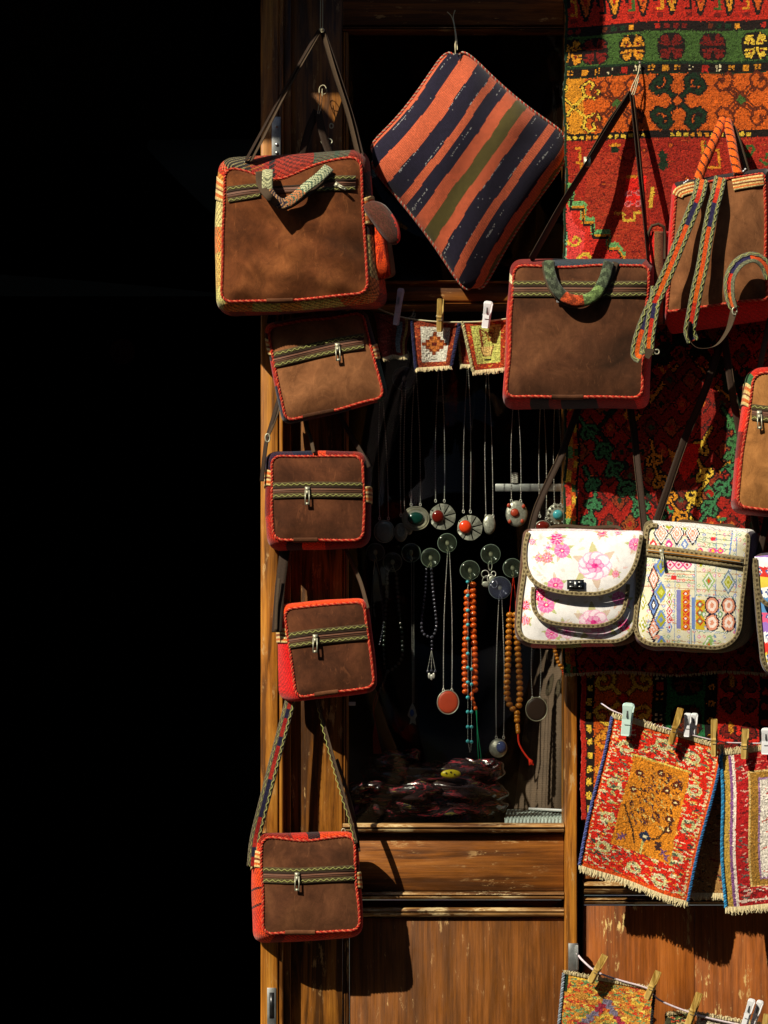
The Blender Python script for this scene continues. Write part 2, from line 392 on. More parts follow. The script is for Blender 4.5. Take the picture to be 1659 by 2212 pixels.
# door jamb at the doorway edge
jamb = thing('door_jamb', 'worn orange brown wooden door jamb beside the dark doorway', 'door frame', W(586, 2800, 0))
board('post', 563, -170, 601, 2800, 0, .10, M['wood_v'], jamb, .003)
board('post', 601.5, -170, 611.5, 2800, .004, .10, M['wood_v'], jamb, .003)
board('rebate_strip', 612, -170, 628, 2800, .022, .10, M['wood_leaf'], jamb)
hg = board('hinge_plate', 587, 252, 606, 344, -.0025, 0.001, M['steel'], jamb, .0005)
for v in (272, 312, 322+8):
    V, F = lathe([(0.0001, .002), (.003, .0016), (.004, 0)], 10); mk('screw', V+W(598, v, -.003), F, M['steel'], hg)
lk = board('strike_plate', 577, 2134, 596, 2262, -.002, .001, M['steel'], jamb, .0005)
board('latch_slot', 582, 2144, 592, 2200, -.0026, -.0016, M['blackpl'], lk, 0)

# glazed leaf: stiles, rails, panes, lower panel
leaf = thing('glazed_door_leaf', 'stained wooden glazed shop window leaf with two panes over a lower panel', 'window', W(920, 2800, .05))
YL = .043
board('stile', 628.6, -170, 740, 2800, YL, .085, M['wood_leaf'], leaf)
board('stile', 1219, -170, 1240, 2800, YL, .085, M['wood_leaf'], leaf)
board('rail', 740.5, -170, 1218.5, 54, YL, .085, M['wood_h'], leaf)
moulding('moulding', 740.5, 54.5, 1218.5, 68, YL-.004, .062, M['wood_h'], leaf)
moulding('moulding', 740.5, 68.5, 753, 602, YL-.004, .062, M['wood_leaf'], leaf, False)
board('rail', 740.5, 612, 1218.5, 650, YL+.004, .085, M['wood_h'], leaf)
moulding('moulding', 740.5, 602.5, 1218.5, 611.5, YL-.006, .084, M['wood_h'], leaf)
moulding('moulding', 740.5, 650.5, 1218.5, 662, YL-.006, .084, M['wood_h'], leaf)
moulding('moulding', 740.5, 662.5, 753, 1777, YL-.004, .062, M['wood_leaf'], leaf, False)
moulding('sill_moulding', 740.5, 1777.5, 1218.5, 1801, .024, .056, M['wood_worn'], leaf)
board('rail', 740.5, 1801.5, 1218.5, 1925, YL, .085, M['wood_h'], leaf)
moulding('moulding', 740.5, 1925.5, 1218.5, 1944, .031, .052, M['wood_worn'], leaf)
board('groove_backing', 740.5, 1944.5, 1218.5, 1959, .078, .085, M['wood_h'], leaf, 0)
moulding('moulding', 752.5, 1959.5, 1218.5, 1982, .040, .058, M['wood_worn'], leaf)
board('panel', 755, 1982.5, 1218.5, 2800, .052, .085, M['wood_panel'], leaf)
moulding('moulding', 740.5, 1960, 754.5, 2800, .046, .054, M['wood_leaf'], leaf, False)
for v0, v1 in ((60, 606), (656, 1790)):
    a = W(747, v0, .056); b = W(1225, v1, .056)
    V, F = boxW(a[0], b[0], .056, .059, b[2], a[2]); mk('glass_pane', V, F, M['glass'], leaf, smooth=False)
# display case behind the glass
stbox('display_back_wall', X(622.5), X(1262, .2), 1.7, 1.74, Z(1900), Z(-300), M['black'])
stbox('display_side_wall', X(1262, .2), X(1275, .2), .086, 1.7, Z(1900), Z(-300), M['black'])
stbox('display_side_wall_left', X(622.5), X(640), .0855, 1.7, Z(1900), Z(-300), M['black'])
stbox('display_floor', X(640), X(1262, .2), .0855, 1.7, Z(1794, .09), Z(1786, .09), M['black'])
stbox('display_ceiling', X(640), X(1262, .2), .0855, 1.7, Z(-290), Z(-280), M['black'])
# right jamb and solid door
rj = thing('door_post', 'narrow scuffed orange wooden post right of the glass', 'door frame', W(1235, 2800, 0))
board('post', 1223, -170, 1247, 2800, 0, .12, M['wood_v'], rj, .003)
board('backing', 1247.5, -170, 1262, 2800, .085, .12, M['darkwood'], rj, 0)
rd = thing('panelled_door', 'reddish brown wooden door panel with pale scuffs under hanging rugs', 'door', W(1500, 2800, .05))
board('stile', 1262, -170, 1300, 1899, .022, .07, M['wood_red'], rd)
board('upper_panel', 1301, -170, 2200, 1899, .034, .07, M['wood_red'], rd)
moulding('moulding', 1262.5, 1900, 2200, 1935, .012, .066, M['wood_worn'], rd)
moulding('moulding', 1262.5, 1936, 2200, 1956, .018, .066, M['wood_worn'], rd)
board('lower_panel', 1262, 1957, 1500, 2800, .024, .07, M['wood_red'], rd, .001)
board('lower_panel', 1500.8, 1957, 2200, 2800, .024, .07, M['wood_red'], rd, .001)
# plate added to stand for a faint pinkish glow deep in the dark room
V, F = lathe([(.001, .004), (.03, .004), (.045, .012), (.05, .01), (.05, 0)], 32)
tag(mk('glow_spot_plate', V+W(265, 760, 3.59), F, plain('faint glow tone', c(120, 70, 58), .6)), 'dim round plate added for a faint glow deep inside the dark doorway', 'plate')

# ------------------------------------------------------------------ canvas for woven and printed pattern
class Canvas:
    def __init__(s, u0, v0, u1, v1, res, base):
        s.u0, s.v0, s.res = u0, v0, res; s.w = int(round((u1-u0)/res)); s.h = int(round((v1-v0)/res))
        s.u1 = u0+s.w*res; s.v1 = v0+s.h*res
        s.a = np.empty((s.h, s.w, 3)); s.a[:] = base
        s.U, s.Vv = np.meshgrid(u0+(np.arange(s.w)+.5)*res, v0+(np.arange(s.h)+.5)*res)
        s.warp = None
    def box(s, x0, y0, x1, y1):
        i0 = max(0, int((y0-s.v0)/s.res)-1); i1 = min(s.h, int((y1-s.v0)/s.res)+2)
        j0 = max(0, int((x0-s.u0)/s.res)-1); j1 = min(s.w, int((x1-s.u0)/s.res)+2)
        return slice(i0, max(i0, i1)), slice(j0, max(j0, j1))
    def put(s, sl, mask, col): s.a[sl][mask] = col
    def rect(s, x0, y0, x1, y1, col):
        sl = s.box(x0, y0, x1, y1); U = s.U[sl]; V = s.Vv[sl]; s.put(sl, (U >= x0) & (U < x1) & (V >= y0) & (V < y1), col)
    def ell(s, x, y, rx, ry, col, inner=0):
        sl = s.box(x-rx, y-ry, x+rx, y+ry); d = ((s.U[sl]-x)/rx)**2+((s.Vv[sl]-y)/ry)**2
        s.put(sl, (d <= 1) & (d >= inner), col)
    def poly(s, pts, col):
        p = np.array(pts, float); sl = s.box(*p.min(0), *p.max(0)); U = s.U[sl]; V = s.Vv[sl]; ins = np.zeros(U.shape, bool)
        for (x1, y1), (x2, y2) in zip(p, np.roll(p, -1, 0)):
            if y1 == y2: continue
            ins ^= ((y1 > V) != (y2 > V)) & (U < (x2-x1)*(V-y1)/(y2-y1)+x1)
        s.put(sl, ins, col)
    def line(s, pts, wd, col):
        for (x1, y1), (x2, y2) in zip(pts[:-1], pts[1:]):
            h = wd/2; sl = s.box(min(x1, x2)-h, min(y1, y2)-h, max(x1, x2)+h, max(y1, y2)+h)
            U = s.U[sl]; V = s.Vv[sl]; dx, dy = x2-x1, y2-y1; L = dx*dx+dy*dy+1e-9
            t = np.clip(((U-x1)*dx+(V-y1)*dy)/L, 0, 1)
            s.put(sl, np.hypot(U-x1-t*dx, V-y1-t*dy) <= h, col)
    def sample(s, u, v, jit=0):
        if jit: u = u+rng.uniform(-jit, jit, u.shape); v = v+rng.uniform(-jit, jit, v.shape)
        j = np.clip(((u-s.u0)/s.res).astype(int), 0, s.w-1); i = np.clip(((v-s.v0)/s.res).astype(int), 0, s.h-1)
        return s.a[i, j]
    def finish(s, jit=.12, knots=1, abrash=.1):
        i = np.clip(np.arange(s.h)[:, None]+(rng.random((s.h, s.w)) < .22*knots)*rng.integers(-1, 2, (s.h, s.w)), 0, s.h-1)
        j = np.clip(np.arange(s.w)[None, :]+(rng.random((s.h, s.w)) < .22*knots)*rng.integers(-1, 2, (s.h, s.w)), 0, s.w-1)
        s.a = s.a[i, j]*rng.uniform(1-jit, 1+jit, (s.h, s.w, 1)); s.a[rng.random((s.h, s.w)) < .07*knots] *= .45
        row = np.cumsum(rng.normal(0, .02, s.h)); row = (row-row.mean()); s.a *= (1+np.clip(row, -abrash, abrash))[:, None, None]
        return s
RED = c(172, 34, 18); DRED = c(112, 22, 14); ORA = c(192, 84, 20); BLK = c(26, 16, 12); GRN = c(60, 88, 36); LGR = c(104, 160, 92)
YEL = c(214, 176, 54); GOLD = c(204, 132, 30); CRM = c(214, 200, 156); PNK = c(220, 66, 60); DGR = c(22, 44, 24); NAV = c(26, 28, 50); BRN = c(92, 36, 14)
def medallion(cv, x, y, r, line, fill=None, wd=6, core=None, asp=1.0):
    for sx in (-1, 1):
        for sy in (-1, 1):
            f = lambda a: [(x+sx*p*r, y+sy*q*r*asp) for p, q in a]
            arm = f([(0, 0), (.42, .42), (.30, .78), (.52, .98), (.74, .84), (.66, .66)])
            arm2 = f([(0, 0), (.42, .42), (.78, .30), (.98, .50), (.86, .72), (.70, .62)])
            if fill is not None:
                cv.line(arm, wd*1.7, line); cv.line(arm2, wd*1.7, line)
                cv.line(arm, wd*.95, fill); cv.line(arm2, wd*.95, fill)
            else:
                cv.line(arm, wd, line); cv.line(arm2, wd, line)
                cv.line(f([(.16, 0), (.6, .40)]), wd*.7, line); cv.line(f([(0, .16), (.40, .6)]), wd*.7, line)
    if core is not None:
        d = r*.2; cv.poly([(x-d*1.5, y), (x, y-d*1.5), (x+d*1.5, y), (x, y+d*1.5)], line); cv.poly([(x-d, y), (x, y-d), (x+d, y), (x, y+d)], core)
def hook(cv, x, y, s, sx, sy, col, wd):
    cv.line([(x+sx*a*s, y+sy*b*s) for a, b in [(0, 0), (.5, -.5), (1, -.5), (1.3, 0), (1.1, .4), (.7, .4), (.6, .1)]], wd, col)
def rosette(cv, x, y, r, col, bgc=BLK):
    cv.poly([(x-r, y-r*.5), (x-r*.6, y-r), (x+r*.6, y-r), (x+r, y-r*.5), (x+r, y+r*.5), (x+r*.6, y+r), (x-r*.6, y+r), (x-r, y+r*.5)], bgc)
    for sx in (-1, 1):
        for sy in (-1, 1):
            cv.line([(x+sx*3, y+sy*5), (x+sx*r*.8, y+sy*r*.28)], 5, col); cv.line([(x+sx*3, y+sy*5), (x+sx*r*.34, y+sy*r*.82)], 5, col)
            cv.ell(x+sx*r*.55, y+sy*r*.6, r*.22, r*.22, col); cv.rect(x+sx*r*.4-2, y+sy*r*.3-2, x+sx*r*.4+3, y+sy*r*.3+3, DRED)
def dashes(cv, x0, x1, y, h, cols, step=18, base=BLK, vert=False, wd=9):
    k = 0; p = x0
    while p < x1:
        cc = cols[(k*5+3*(k//3)) % len(cols)]
        if cc is not None:
            if vert: cv.rect(y-h/2, p, y+h/2, p+wd, cc)
            else: cv.rect(p, y-h/2, p+wd, y+h/2, cc)
        k += 1; p += step

def hang(name, cv, Yf, mat, top=None, warp=None, thick=.006, parent=None, **kw):
    uu = np.linspace(cv.u0, cv.u1, cv.w+1); vv = np.linspace(cv.v0, cv.v1, cv.h+1)
    U, V = np.meshgrid(uu, vv); Y = Yf(U, V)
    if warp: U, V = warp(U, V)
    Y = Y+rng.normal(0, .0005, Y.shape)
    return sheet(name, W(U, V, Y), mat, parent, cv.a, solid=thick, **kw)

# long upper carpet
cv = Canvas(1219, -24, 1760, 1456, 2.6, RED)
for i, x in enumerate(range(1228, 1770, 62)):                         # top border figures
    cv.line([(x, 0), (x+14, 0), (x+14, 30), (x+4, 30)], 6, [GOLD, BLK, GRN][i % 3]); cv.line([(x+24, -6), (x+34, 40), (x+50, -6)], 12, BLK); cv.line([(x+26, -6), (x+35, 34), (x+46, -6)], 6, GOLD if i % 2 else ORA)
    cv.rect(x+2, 38, x+16, 50, DRED); cv.rect(x-4, -20, x+4, 14, BLK)
cv.rect(0, 57, 3000, 77, BLK); dashes(cv, 1224, 1770, 67, 11, [DRED, GOLD, None, RED, DGR, DRED, None, BRN], 19, wd=11)
cv.rect(0, 77, 3000, 148, GRN)
for i, x in enumerate((1231, 1284, 1365, 1449, 1539, 1631, 1722)):
    rosette(cv, x, 112, 29, [GOLD, DRED, GOLD, DRED, DRED, YEL, DRED][i])
cv.rect(0, 142, 3000, 168, DGR); cv.rect(0, 147, 3000, 166, BLK)
for i, x in enumerate(range(1226, 1770, 29)):
    if i % 3 == 1: cv.rect(x, 151, x+13, 162, [RED, GOLD, DGR][i % 2])
    else:
        for dx in (-4, 4):
            for dy in (-3.5, 3.5): cv.rect(x+5+dx-2.2, 156+dy-2.2, x+5+dx+2.2, 156+dy+2.2, CRM if i % 2 else GOLD)
cv.rect(0, 168, 3000, 290, ORA); cv.rect(1219, 168, 1262, 290, GOLD)
medallion(cv, 1243, 230, 56, BLK, YEL, 5); medallion(cv, 1336, 228, 56, BRN, None, 6, GRN)
medallion(cv, 1467, 226, 58, BLK, DGR, 9, ORA); medallion(cv, 1604, 222, 58, BRN, None, 6, GRN); medallion(cv, 1730, 220, 56, BLK, DGR, 10, ORA)
cv.rect(0, 289, 3000, 303, BLK); dashes(cv, 1222, 1770, 296, 8, [YEL, YEL, None, GOLD, YEL], 15, wd=9)
cv.rect(0, 303, 3000, 700, c(156, 36, 20))
cv.rect(1262, 330, 1400, 560, c(164, 48, 24))
for _ in range(420):
    x, y = random.uniform(1219, 1760), random.uniform(306, 600); l_ = random.uniform(4, 26); cv.rect(x, y, x+l_, y+2.7, random.choice([c(130, 26, 16), c(182, 52, 28), c(150, 30, 20), c(176, 66, 30), c(120, 22, 14)]))
for x, y in ((1340, 345), (1390, 330), (1480, 390), (1450, 320), (1560, 400), (1410, 520), (1300, 400), (1640, 400)):
    cv.poly([(x-9, y), (x, y-9), (x+9, y), (x, y+9)], DRED); cv.poly([(x-4, y), (x, y-4), (x+4, y), (x, y+4)], ORA)
# stepped corner with pink inside
st = [(1219, 400), (1234, 400), (1234, 440), (1262, 440), (1262, 474), (1282, 474), (1282, 502), (1316, 502), (1316, 530), (1336, 530), (1350, 552), (1330, 575), (1310, 600), (1219, 600)]
cv.poly(st, c(206, 44, 30)); cv.poly([(1219, 440), (1236, 450), (1240, 480), (1262, 500), (1262, 540), (1290, 560), (1290, 600), (1219, 600)], PNK)
cv.line(st[:-3], 11, LGR); cv.line([(x, y+7) for x, y in st[:-3]], 6, GOLD); cv.line([(x, y+12) for x, y in st[:-3]], 4, BLK)
hook(cv, 1228, 520, 20, 1, -1, YEL, 6); hook(cv, 1250, 560, 22, 1, 1, YEL, 7); cv.line([(1222, 500), (1224, 560), (1240, 590)], 7, c(120, 170, 130))
for x, y in ((1252, 330), (1252, 360)): cv.line([(x-8, y-10), (x+2, y-10), (x+2, y+14)], 5, GOLD); 
cv.rect(1320, 318, 1336, 332, DGR); cv.line([(1318, 316), (1340, 316)], 4, GOLD)
cv.poly([(1420, 340), (1430, 328), (1442, 340), (1436, 350), (1444, 362), (1430, 376), (1418, 362), (1426, 350)], DGR)
cv.rect(1350, 384, 1392, 446, c(222, 34, 22)); cv.line([(1350, 384), (1384, 384), (1384, 402)], 5, GOLD)
for x in (1352, 1374):
    for y in (420, 442): cv.ell(x+6, y, 8, 7, c(206, 110, 110)); cv.ell(x+6, y, 4, 4, RED)
cv.line([(1330, 462), (1348, 462), (1348, 478), (1372, 478), (1372, 462), (1386, 462)], 5, YEL); cv.line([(1408, 410), (1408, 450)], 7, YEL)
cv.line([(1518, 310), (1518, 366), (1552, 366), (1552, 330), (1532, 330)], 5, GOLD); cv.line([(1524, 314), (1524, 356)], 3, GRN)
for (x, y) in ((1600, 330), (1640, 350)): hook(cv, x, y, 22, 1, -1, GRN, 6)
# middle to lower field: diamonds with hooks
cv.rect(1240, 600, 3000, 1456, c(156, 28, 16))
for (cx, cy, rr) in ((1490, 930, 250), (1490, 930, 170), (1490, 1190, 120), (1290, 720, 110)):
    pts = [(cx, cy-rr), (cx+rr*.8, cy), (cx, cy+rr), (cx-rr*.8, cy), (cx, cy-rr)]
    if rr == 170: cv.poly(pts, c(120, 24, 14))
    cv.line(pts, 13, BLK); cv.line(pts, 6, [c(54, 118, 70), DGR, GOLD][int(rr) % 3])
    for k in range(4):
        (x1, y1), (x2, y2) = pts[k], pts[k+1]
        for t in (.2, .5, .8):
            hook(cv, x1+(x2-x1)*t, y1+(y2-y1)*t, 24, 1 if k in (0, 1) else -1, -1 if k in (0, 3) else 1, [c(60, 122, 72), DGR, GOLD][(k+int(rr)) % 3], 7)
def hookchain(cv, pts, col, s_=20, wd=6, out=BLK):
    for w2, cc in ((wd+7, out), (wd, col)):
        cv.line(pts, w2, cc)
        for (x1, y1), (x2, y2) in zip(pts[:-1], pts[1:]):
            L = math.hypot(x2-x1, y2-y1); a, b = (x2-x1)/L, (y2-y1)/L; nn_ = max(1, int(L/(s_*1.9)))
            for k in range(nn_):
                t = (k+.5)/nn_; x, y = x1+(x2-x1)*t, y1+(y2-y1)*t
                for sg in (-1, 1):
                    f_ = lambda p, q: (x+(a*p-b*q*sg)*s_, y+(b*p+a*q*sg)*s_)
                    cv.line([f_(0, 0), f_(.5, .75), f_(1.05, .8), f_(1.15, .35), f_(.8, .25)], w2, cc)
for x in range(1252, 1770, 44):
    for y in range(612, 1456, 52):
        xx = x+(22 if (y//52) % 2 else 0); k_ = (x//44*3+y//52*5) % 7
        cv.poly([(xx-20, y), (xx, y-24), (xx+20, y), (xx, y+24)], [c(120, 26, 16), c(138, 50, 22), c(150, 30, 18), c(104, 34, 20), c(160, 40, 22), c(128, 24, 16), c(140, 70, 26)][k_])
        cv.line([(xx-20, y), (xx, y-24), (xx+20, y), (xx, y+24), (xx-20, y)], 2.8, c(44, 18, 14)); cv.poly([(xx-7, y), (xx, y-8), (xx+7, y), (xx, y+8)], [c(180, 90, 30), DGR, c(150, 30, 20), c(60, 80, 50)][k_ % 4])
        for sg in (-1, 1): cv.line([(xx+sg*8, y-12), (xx+sg*13, y-4), (xx+sg*10, y+4)], 2.7, c(70, 24, 16))
hookchain(cv, [(1250, 900), (1330, 1020), (1420, 1150), (1480, 1240)], c(56, 116, 72), 22, 6)
hookchain(cv, [(1640, 950), (1560, 1060), (1490, 1160), (1400, 1290)], c(56, 116, 72), 22, 6)
hookchain(cv, [(1536, 925), (1500, 985), (1530, 1040), (1490, 1090), (1480, 1130)], YEL, 20, 6)
hookchain(cv, [(1405, 950), (1412, 1010), (1450, 1080), (1476, 1130)], GOLD, 20, 5)
hookchain(cv, [(1262, 1010), (1290, 1060), (1272, 1130)], c(56, 116, 72), 18, 6)
hookchain(cv, [(1560, 880), (1590, 930), (1576, 990)], c(60, 110, 60), 16, 6)
hookchain(cv, [(1330, 880), (1400, 800), (1480, 720), (1560, 800), (1640, 900)], DGR, 22, 6)
cv.poly([(1470, 960), (1510, 960), (1500, 1010), (1480, 1040), (1450, 990)], c(206, 32, 18)); cv.poly([(1440, 970), (1470, 985), (1460, 1030)], GOLD)
cv.rect(1219, 600, 1248, 1456, ORA)
k = 0
for y in range(600, 1456, 26):
    cv.rect(1219, y, 1234, y+26, [c(214, 70, 60), GOLD, LGR, c(196, 90, 60), YEL, RED][k % 6]); cv.rect(1236, y+6, 1244, y+20, [YEL, RED, GRN][k % 3]); k += 1
cv.rect(1246, 600, 1251, 1456, BLK)
cv.rect(1219, -30, 1223, 1456, DGR)
cv.finish(.14)
up = thing('long_carpet', 'long red, green and orange knotted carpet hanging behind the shoulder bags', 'carpet', W(1490, 1456, -.01))
def wy(U, V): return -.014-.006*np.sin(U/70+V/260)-.004*np.sin(V/90)-.010*np.clip((V-1200)/256, 0, 1)
def ww(U, V):
    k = np.clip(1-V/600, 0, 1)
    return U+2.2*np.sin(V/47)+1.5*np.sin(V/19), V-.045*(U-1219)*k+4*np.sin(U/60)*k+3*np.sin(U/37)*np.clip((V-1300)/150, 0, 1)
hang('pile', cv, wy, M['wool'], warp=ww, parent=up)
A = Acc()
for x in np.arange(1222, 1755, 3.2):
    p = np.array([W(x, 1452+3*math.sin(x/37), -.026), W(x+random.uniform(-3, 3), 1457+3*math.sin(x/37)+random.uniform(0, 3), -.03)])
    V, F = tubeVF(resample(p, .003), .0011, 4); A.add(V, F)
A.build('fringe', M['cream'], up, kind='stuff')

# lower carpet
cv = Canvas(1255, 1440, 1760, 1770, 2.6, c(160, 30, 16))
cv.rect(1265, 0, 1284, 3000, BLK)
for y in range(1450, 1770, 29): cv.rect(1269, y, 1279, y+14, YEL)
cv.rect(1284, 0, 1409, 3000, c(188, 78, 14))
for y, f_ in ((1505, YEL), (1630, GOLD), (1750, YEL)): medallion(cv, 1346, y, 60, c(110, 50, 14), f_, 8, c(190, 30, 20))
cv.rect(1409, 0, 1440, 3000, BLK)
for i, y in enumerate(range(1455, 1770, 22)):
    if i % 2: cv.rect(1415, y-2, 1432, y+16, [RED, DGR][i//2 % 2])
    else:
        for dx in (-5, 5):
            for dy in (-5, 5): cv.rect(1424+dx-3, y+6+dy-3, 1424+dx+3, y+6+dy+3, [CRM, GOLD][i//2 % 2])
cv.rect(1440, 0, 1522, 3000, c(28, 92, 50))
for y in (1470, 1560, 1660): rosette(cv, 1484, y, 34, BRN); 
cv.rect(1522, 0, 1550, 3000, BLK)
for y in range(1450, 1770, 36): cv.ell(1536, y, 7, 7, GOLD); cv.ell(1536, y, 3, 3, BLK)
cv.rect(1552, 0, 1640, 3000, c(200, 34, 20))
for y in (1500, 1600, 1700): medallion(cv, 1596, y, 36, BLK, DRED, 8); cv.line([(1580, y-40), (1580, y-20)], 8, GOLD)
cv.rect(1640, 0, 1668, 3000, BLK)
for y in range(1450, 1770, 34): cv.rect(1646, y, 1660, y+14, RED)
cv.rect(1668, 0, 3000, 3000, c(28, 92, 50)); cv.finish(.15)
tag(hang('lower_carpet', cv, lambda U, V: -.006-.004*np.sin(U/40), M['wool'], warp=lambda U, V: (U+1.5*np.sin(V/23), V+3*np.sin(U/50))),
    'lower carpet with orange, black and green upright bands behind the pegged mats', 'carpet')

# ------------------------------------------------------------------ bags
def rquad(q, rad, n1=34, n2=10, warp=None):
    """closed loop starting on the top edge, clockwise: top, right, bottom, left"""
    q = np.array(q, float); rad = [rad]*4 if not hasattr(rad, '__len__') else rad
    out = []; ent = []; ext = []
    for i in range(4):
        p, a, b = q[i], q[i-1], q[(i+1) % 4]
        ent.append(p+(a-p)/np.linalg.norm(a-p)*rad[i]); ext.append(p+(b-p)/np.linalg.norm(b-p)*rad[i])
    for i in range(4):
        j = (i+1) % 4
        for t in np.linspace(0, 1, n1, endpoint=False): out.append(ext[i]*(1-t)+ent[j]*t)
        for t in np.linspace(0, 1, n2, endpoint=False):
            # rational arc like corner
            w_ = .75; B0, B1, B2 = (1-t)**2, 2*t*(1-t)*w_*1.2, t*t; out.append((ent[j]*B0+q[j]*B1+ext[j]*B2)/(B0+B1+B2))
    o = np.array(out)
    if warp: o = np.stack(warp(o[:, 0], o[:, 1]), -1)
    g = np.random.default_rng(int(abs(q[0][0]*7+q[1][1]*3))); an = np.linspace(0, 2*math.pi, len(o), endpoint=False)
    ce = o.mean(0); dr = (o-ce)/np.linalg.norm(o-ce, axis=1)[:, None]; sz = np.linalg.norm(q[1]-q[0])/200
    am = sum(g.normal(0, 1.0)*np.sin(k*an+g.uniform(0, 6.28))/(1+.25*k) for k in range(2, 9))
    return o+dr*am[:, None]*sz*.9
class Face:
    def __init__(s, loop, Yt, Yb, bulge=.012, wr=.002, seed=0, power=3):
        s.L = loop; s.c = np.array([(loop[:, 0].min()+loop[:, 0].max())/2, (loop[:, 1].min()+loop[:, 1].max())/2])
        s.v0, s.v1 = loop[:, 1].min(), loop[:, 1].max(); s.Yt, s.Yb = Yt, Yb; s.bulge = bulge; s.wr = wr; s.p = power
        d = loop-s.c; an = np.arctan2(d[:, 1], d[:, 0]); o = np.argsort(an); s.an = an[o]; s.rr = np.hypot(d[:, 0], d[:, 1])[o]
        g = np.random.default_rng(seed); s.k = g.normal(0, 1, (7, 2))*np.array([[.018]]); s.ph = g.uniform(0, 6.28, 7)
    def r(s, u, v):
        du, dv = u-s.c[0], v-s.c[1]; R_ = np.interp(np.arctan2(dv, du), s.an, s.rr, period=2*math.pi)
        return np.clip(np.hypot(du, dv)/R_, 0, 1)
    def Y(s, u, v, lift=0):
        t = (v-s.v0)/(s.v1-s.v0); r = s.r(u, v); wv = 0
        for (a, b), p in zip(s.k, s.ph): wv = wv+np.sin(a*u*1.6+b*v*1.6+p)
        return s.Yt+(s.Yb-s.Yt)*t-s.bulge*(1-r**s.p)-s.wr*wv/2.0*(1-r**4)-lift
    def pt(s, u, v, lift=0): u = np.asarray(u, float); v = np.asarray(v, float); return W(u, v, s.Y(u, v, lift))
    def mesh(s, name, mat, parent, rings=26, sampler=None, solid=0, **kw):
        rr = np.linspace(0, 1, rings+1)[1:]; n = len(s.L)
        P = s.c+rr[:, None, None]*(s.L[None]-s.c); V = s.pt(P[..., 0], P[..., 1])
        V = np.vstack([s.pt(*s.c)[None], V.reshape(-1, 3)])
        F = gridF(rings-1, n, True)+1; F = F[:, ::1]
        cap = np.array([[0, 1+j, 1+(j+1) % n, 1+(j+1) % n] for j in range(n)])
        Fl = [tuple(f) for f in F.tolist()]+[tuple(f[:3]) for f in cap.tolist()]
        cols = None
        if sampler is not None:
            Pm = s.c+((rr[:-1]+rr[1:])/2)[:, None, None]*((s.L+np.roll(s.L, -1, 0))[None]/2-s.c)
            cm = s.c+.5*rr[0]*(s.L-s.c)
            allp = np.vstack([Pm.reshape(-1, 2), cm]); cols = sampler(allp[:, 0], allp[:, 1])
        return mk(name, V, Fl, mat, parent, cols=cols, solid=solid, **kw)
    def strip(s, name, path, wd, lift, mat, parent, colf=None, nx=3, step=3):
        p = resample(catmull(path, 10), step); T = np.gradient(p, axis=0); T /= np.linalg.norm(T, axis=1)[:, None]
        Nn = np.stack([-T[:, 1], T[:, 0]], -1); k = np.linspace(-.5, .5, nx+1)
        Q = p[:, None]+k[None, :, None]*wd*Nn[:, None]; P = s.pt(Q[..., 0], Q[..., 1], lift)
        img = None
        if colf is not None:
            L = (np.arange(len(p)-1)+.5)*step; img = colf(np.broadcast_to(L[:, None], (len(L), nx)), np.broadcast_to(((k[1:]+k[:-1])/2+.5)[None], (len(L), nx)))
        return sheet(name, P, mat, parent, img, solid=.001)
    def tube(s, name, path, r, lift, mat, parent, step=1.5, wave=0, wl=13, sides=5):
        p = resample(catmull(path, 10), step)
        if wave:
            T = np.gradient(p, axis=0); T /= np.linalg.norm(T, axis=1)[:, None]
            x = np.arange(len(p))*step/wl; p = p+np.stack([-T[:, 1], T[:, 0]], -1)*(wave*(2*np.abs(2*(x % 1)-1)-1))[:, None]
        return tube(name, s.pt(p[:, 0], p[:, 1], lift), r, mat, parent, sides)
def gus_cols(stops, n, m, seed, tw=1.0, under=None):
    """woven cloth round the side: stops = [(fraction round, colour), ...]"""
    g = np.random.default_rng(seed); fr = (np.arange(n)+.5)/n; out = np.zeros((m, n, 3))
    ks = [a for a, _ in stops]; idx = np.searchsorted(ks, fr, side='right')-1
    base = np.array([stops[i][1] for i in idx]); out[:] = base[None]
    i = np.arange(m)[:, None]; j = np.arange(n)[None, :]
    tw_ = ((j+i) % 4 < 1+(g.random((m, n)) < .25)); light = base.mean(1)
    out *= np.where(tw_, 1-.62*min(tw, 1), 1.12)[..., None]
    sec = np.roll(base, 37, axis=0); mixm = ((j-i*1) % 4 == 3)[..., None]; out = np.where(mixm & (tw > .8), out*.5+sec[None]*.45, out)
    if under is not None:
        uc, um, f0, f1 = under; sel = (i > um*m) & ((fr > f0) & (fr < f1))[None, :]; pl = 1-.5*((j // 9) % 3 == 0)-.0*i
        out[sel] = (np.array(uc)[None, None]*pl[..., None]*np.where(tw_, .6, 1.1)[..., None])[sel]
    out *= g.uniform(.82, 1.18, (m, n, 1))
    return out
PIP = [c(176, 36, 20), c(206, 92, 62)]
CREAMW = [c(206, 176, 112), c(190, 96, 36), c(212, 186, 128), c(120, 60, 30), c(206, 170, 104), c(196, 100, 44), c(206, 180, 120)]
def webcol(L, k): i = np.clip((k*7).astype(int), 0, 6); return np.array(CREAMW)[i]*rng.uniform(.85, 1.15, L.shape+(1,))
TRIM = c(82, 70, 36); TRIML = c(150, 150, 84)
M['wave'] = plain('pale green stitching', c(158, 160, 92), .8, 0, .2, .2, 300)
def trimcol(L, k): return np.where((np.abs(k-.5) > .36)[..., None], np.array(c(112, 100, 66)), np.array(c(78, 66, 40)))*rng.uniform(.8, 1.2, L.shape+(1,))
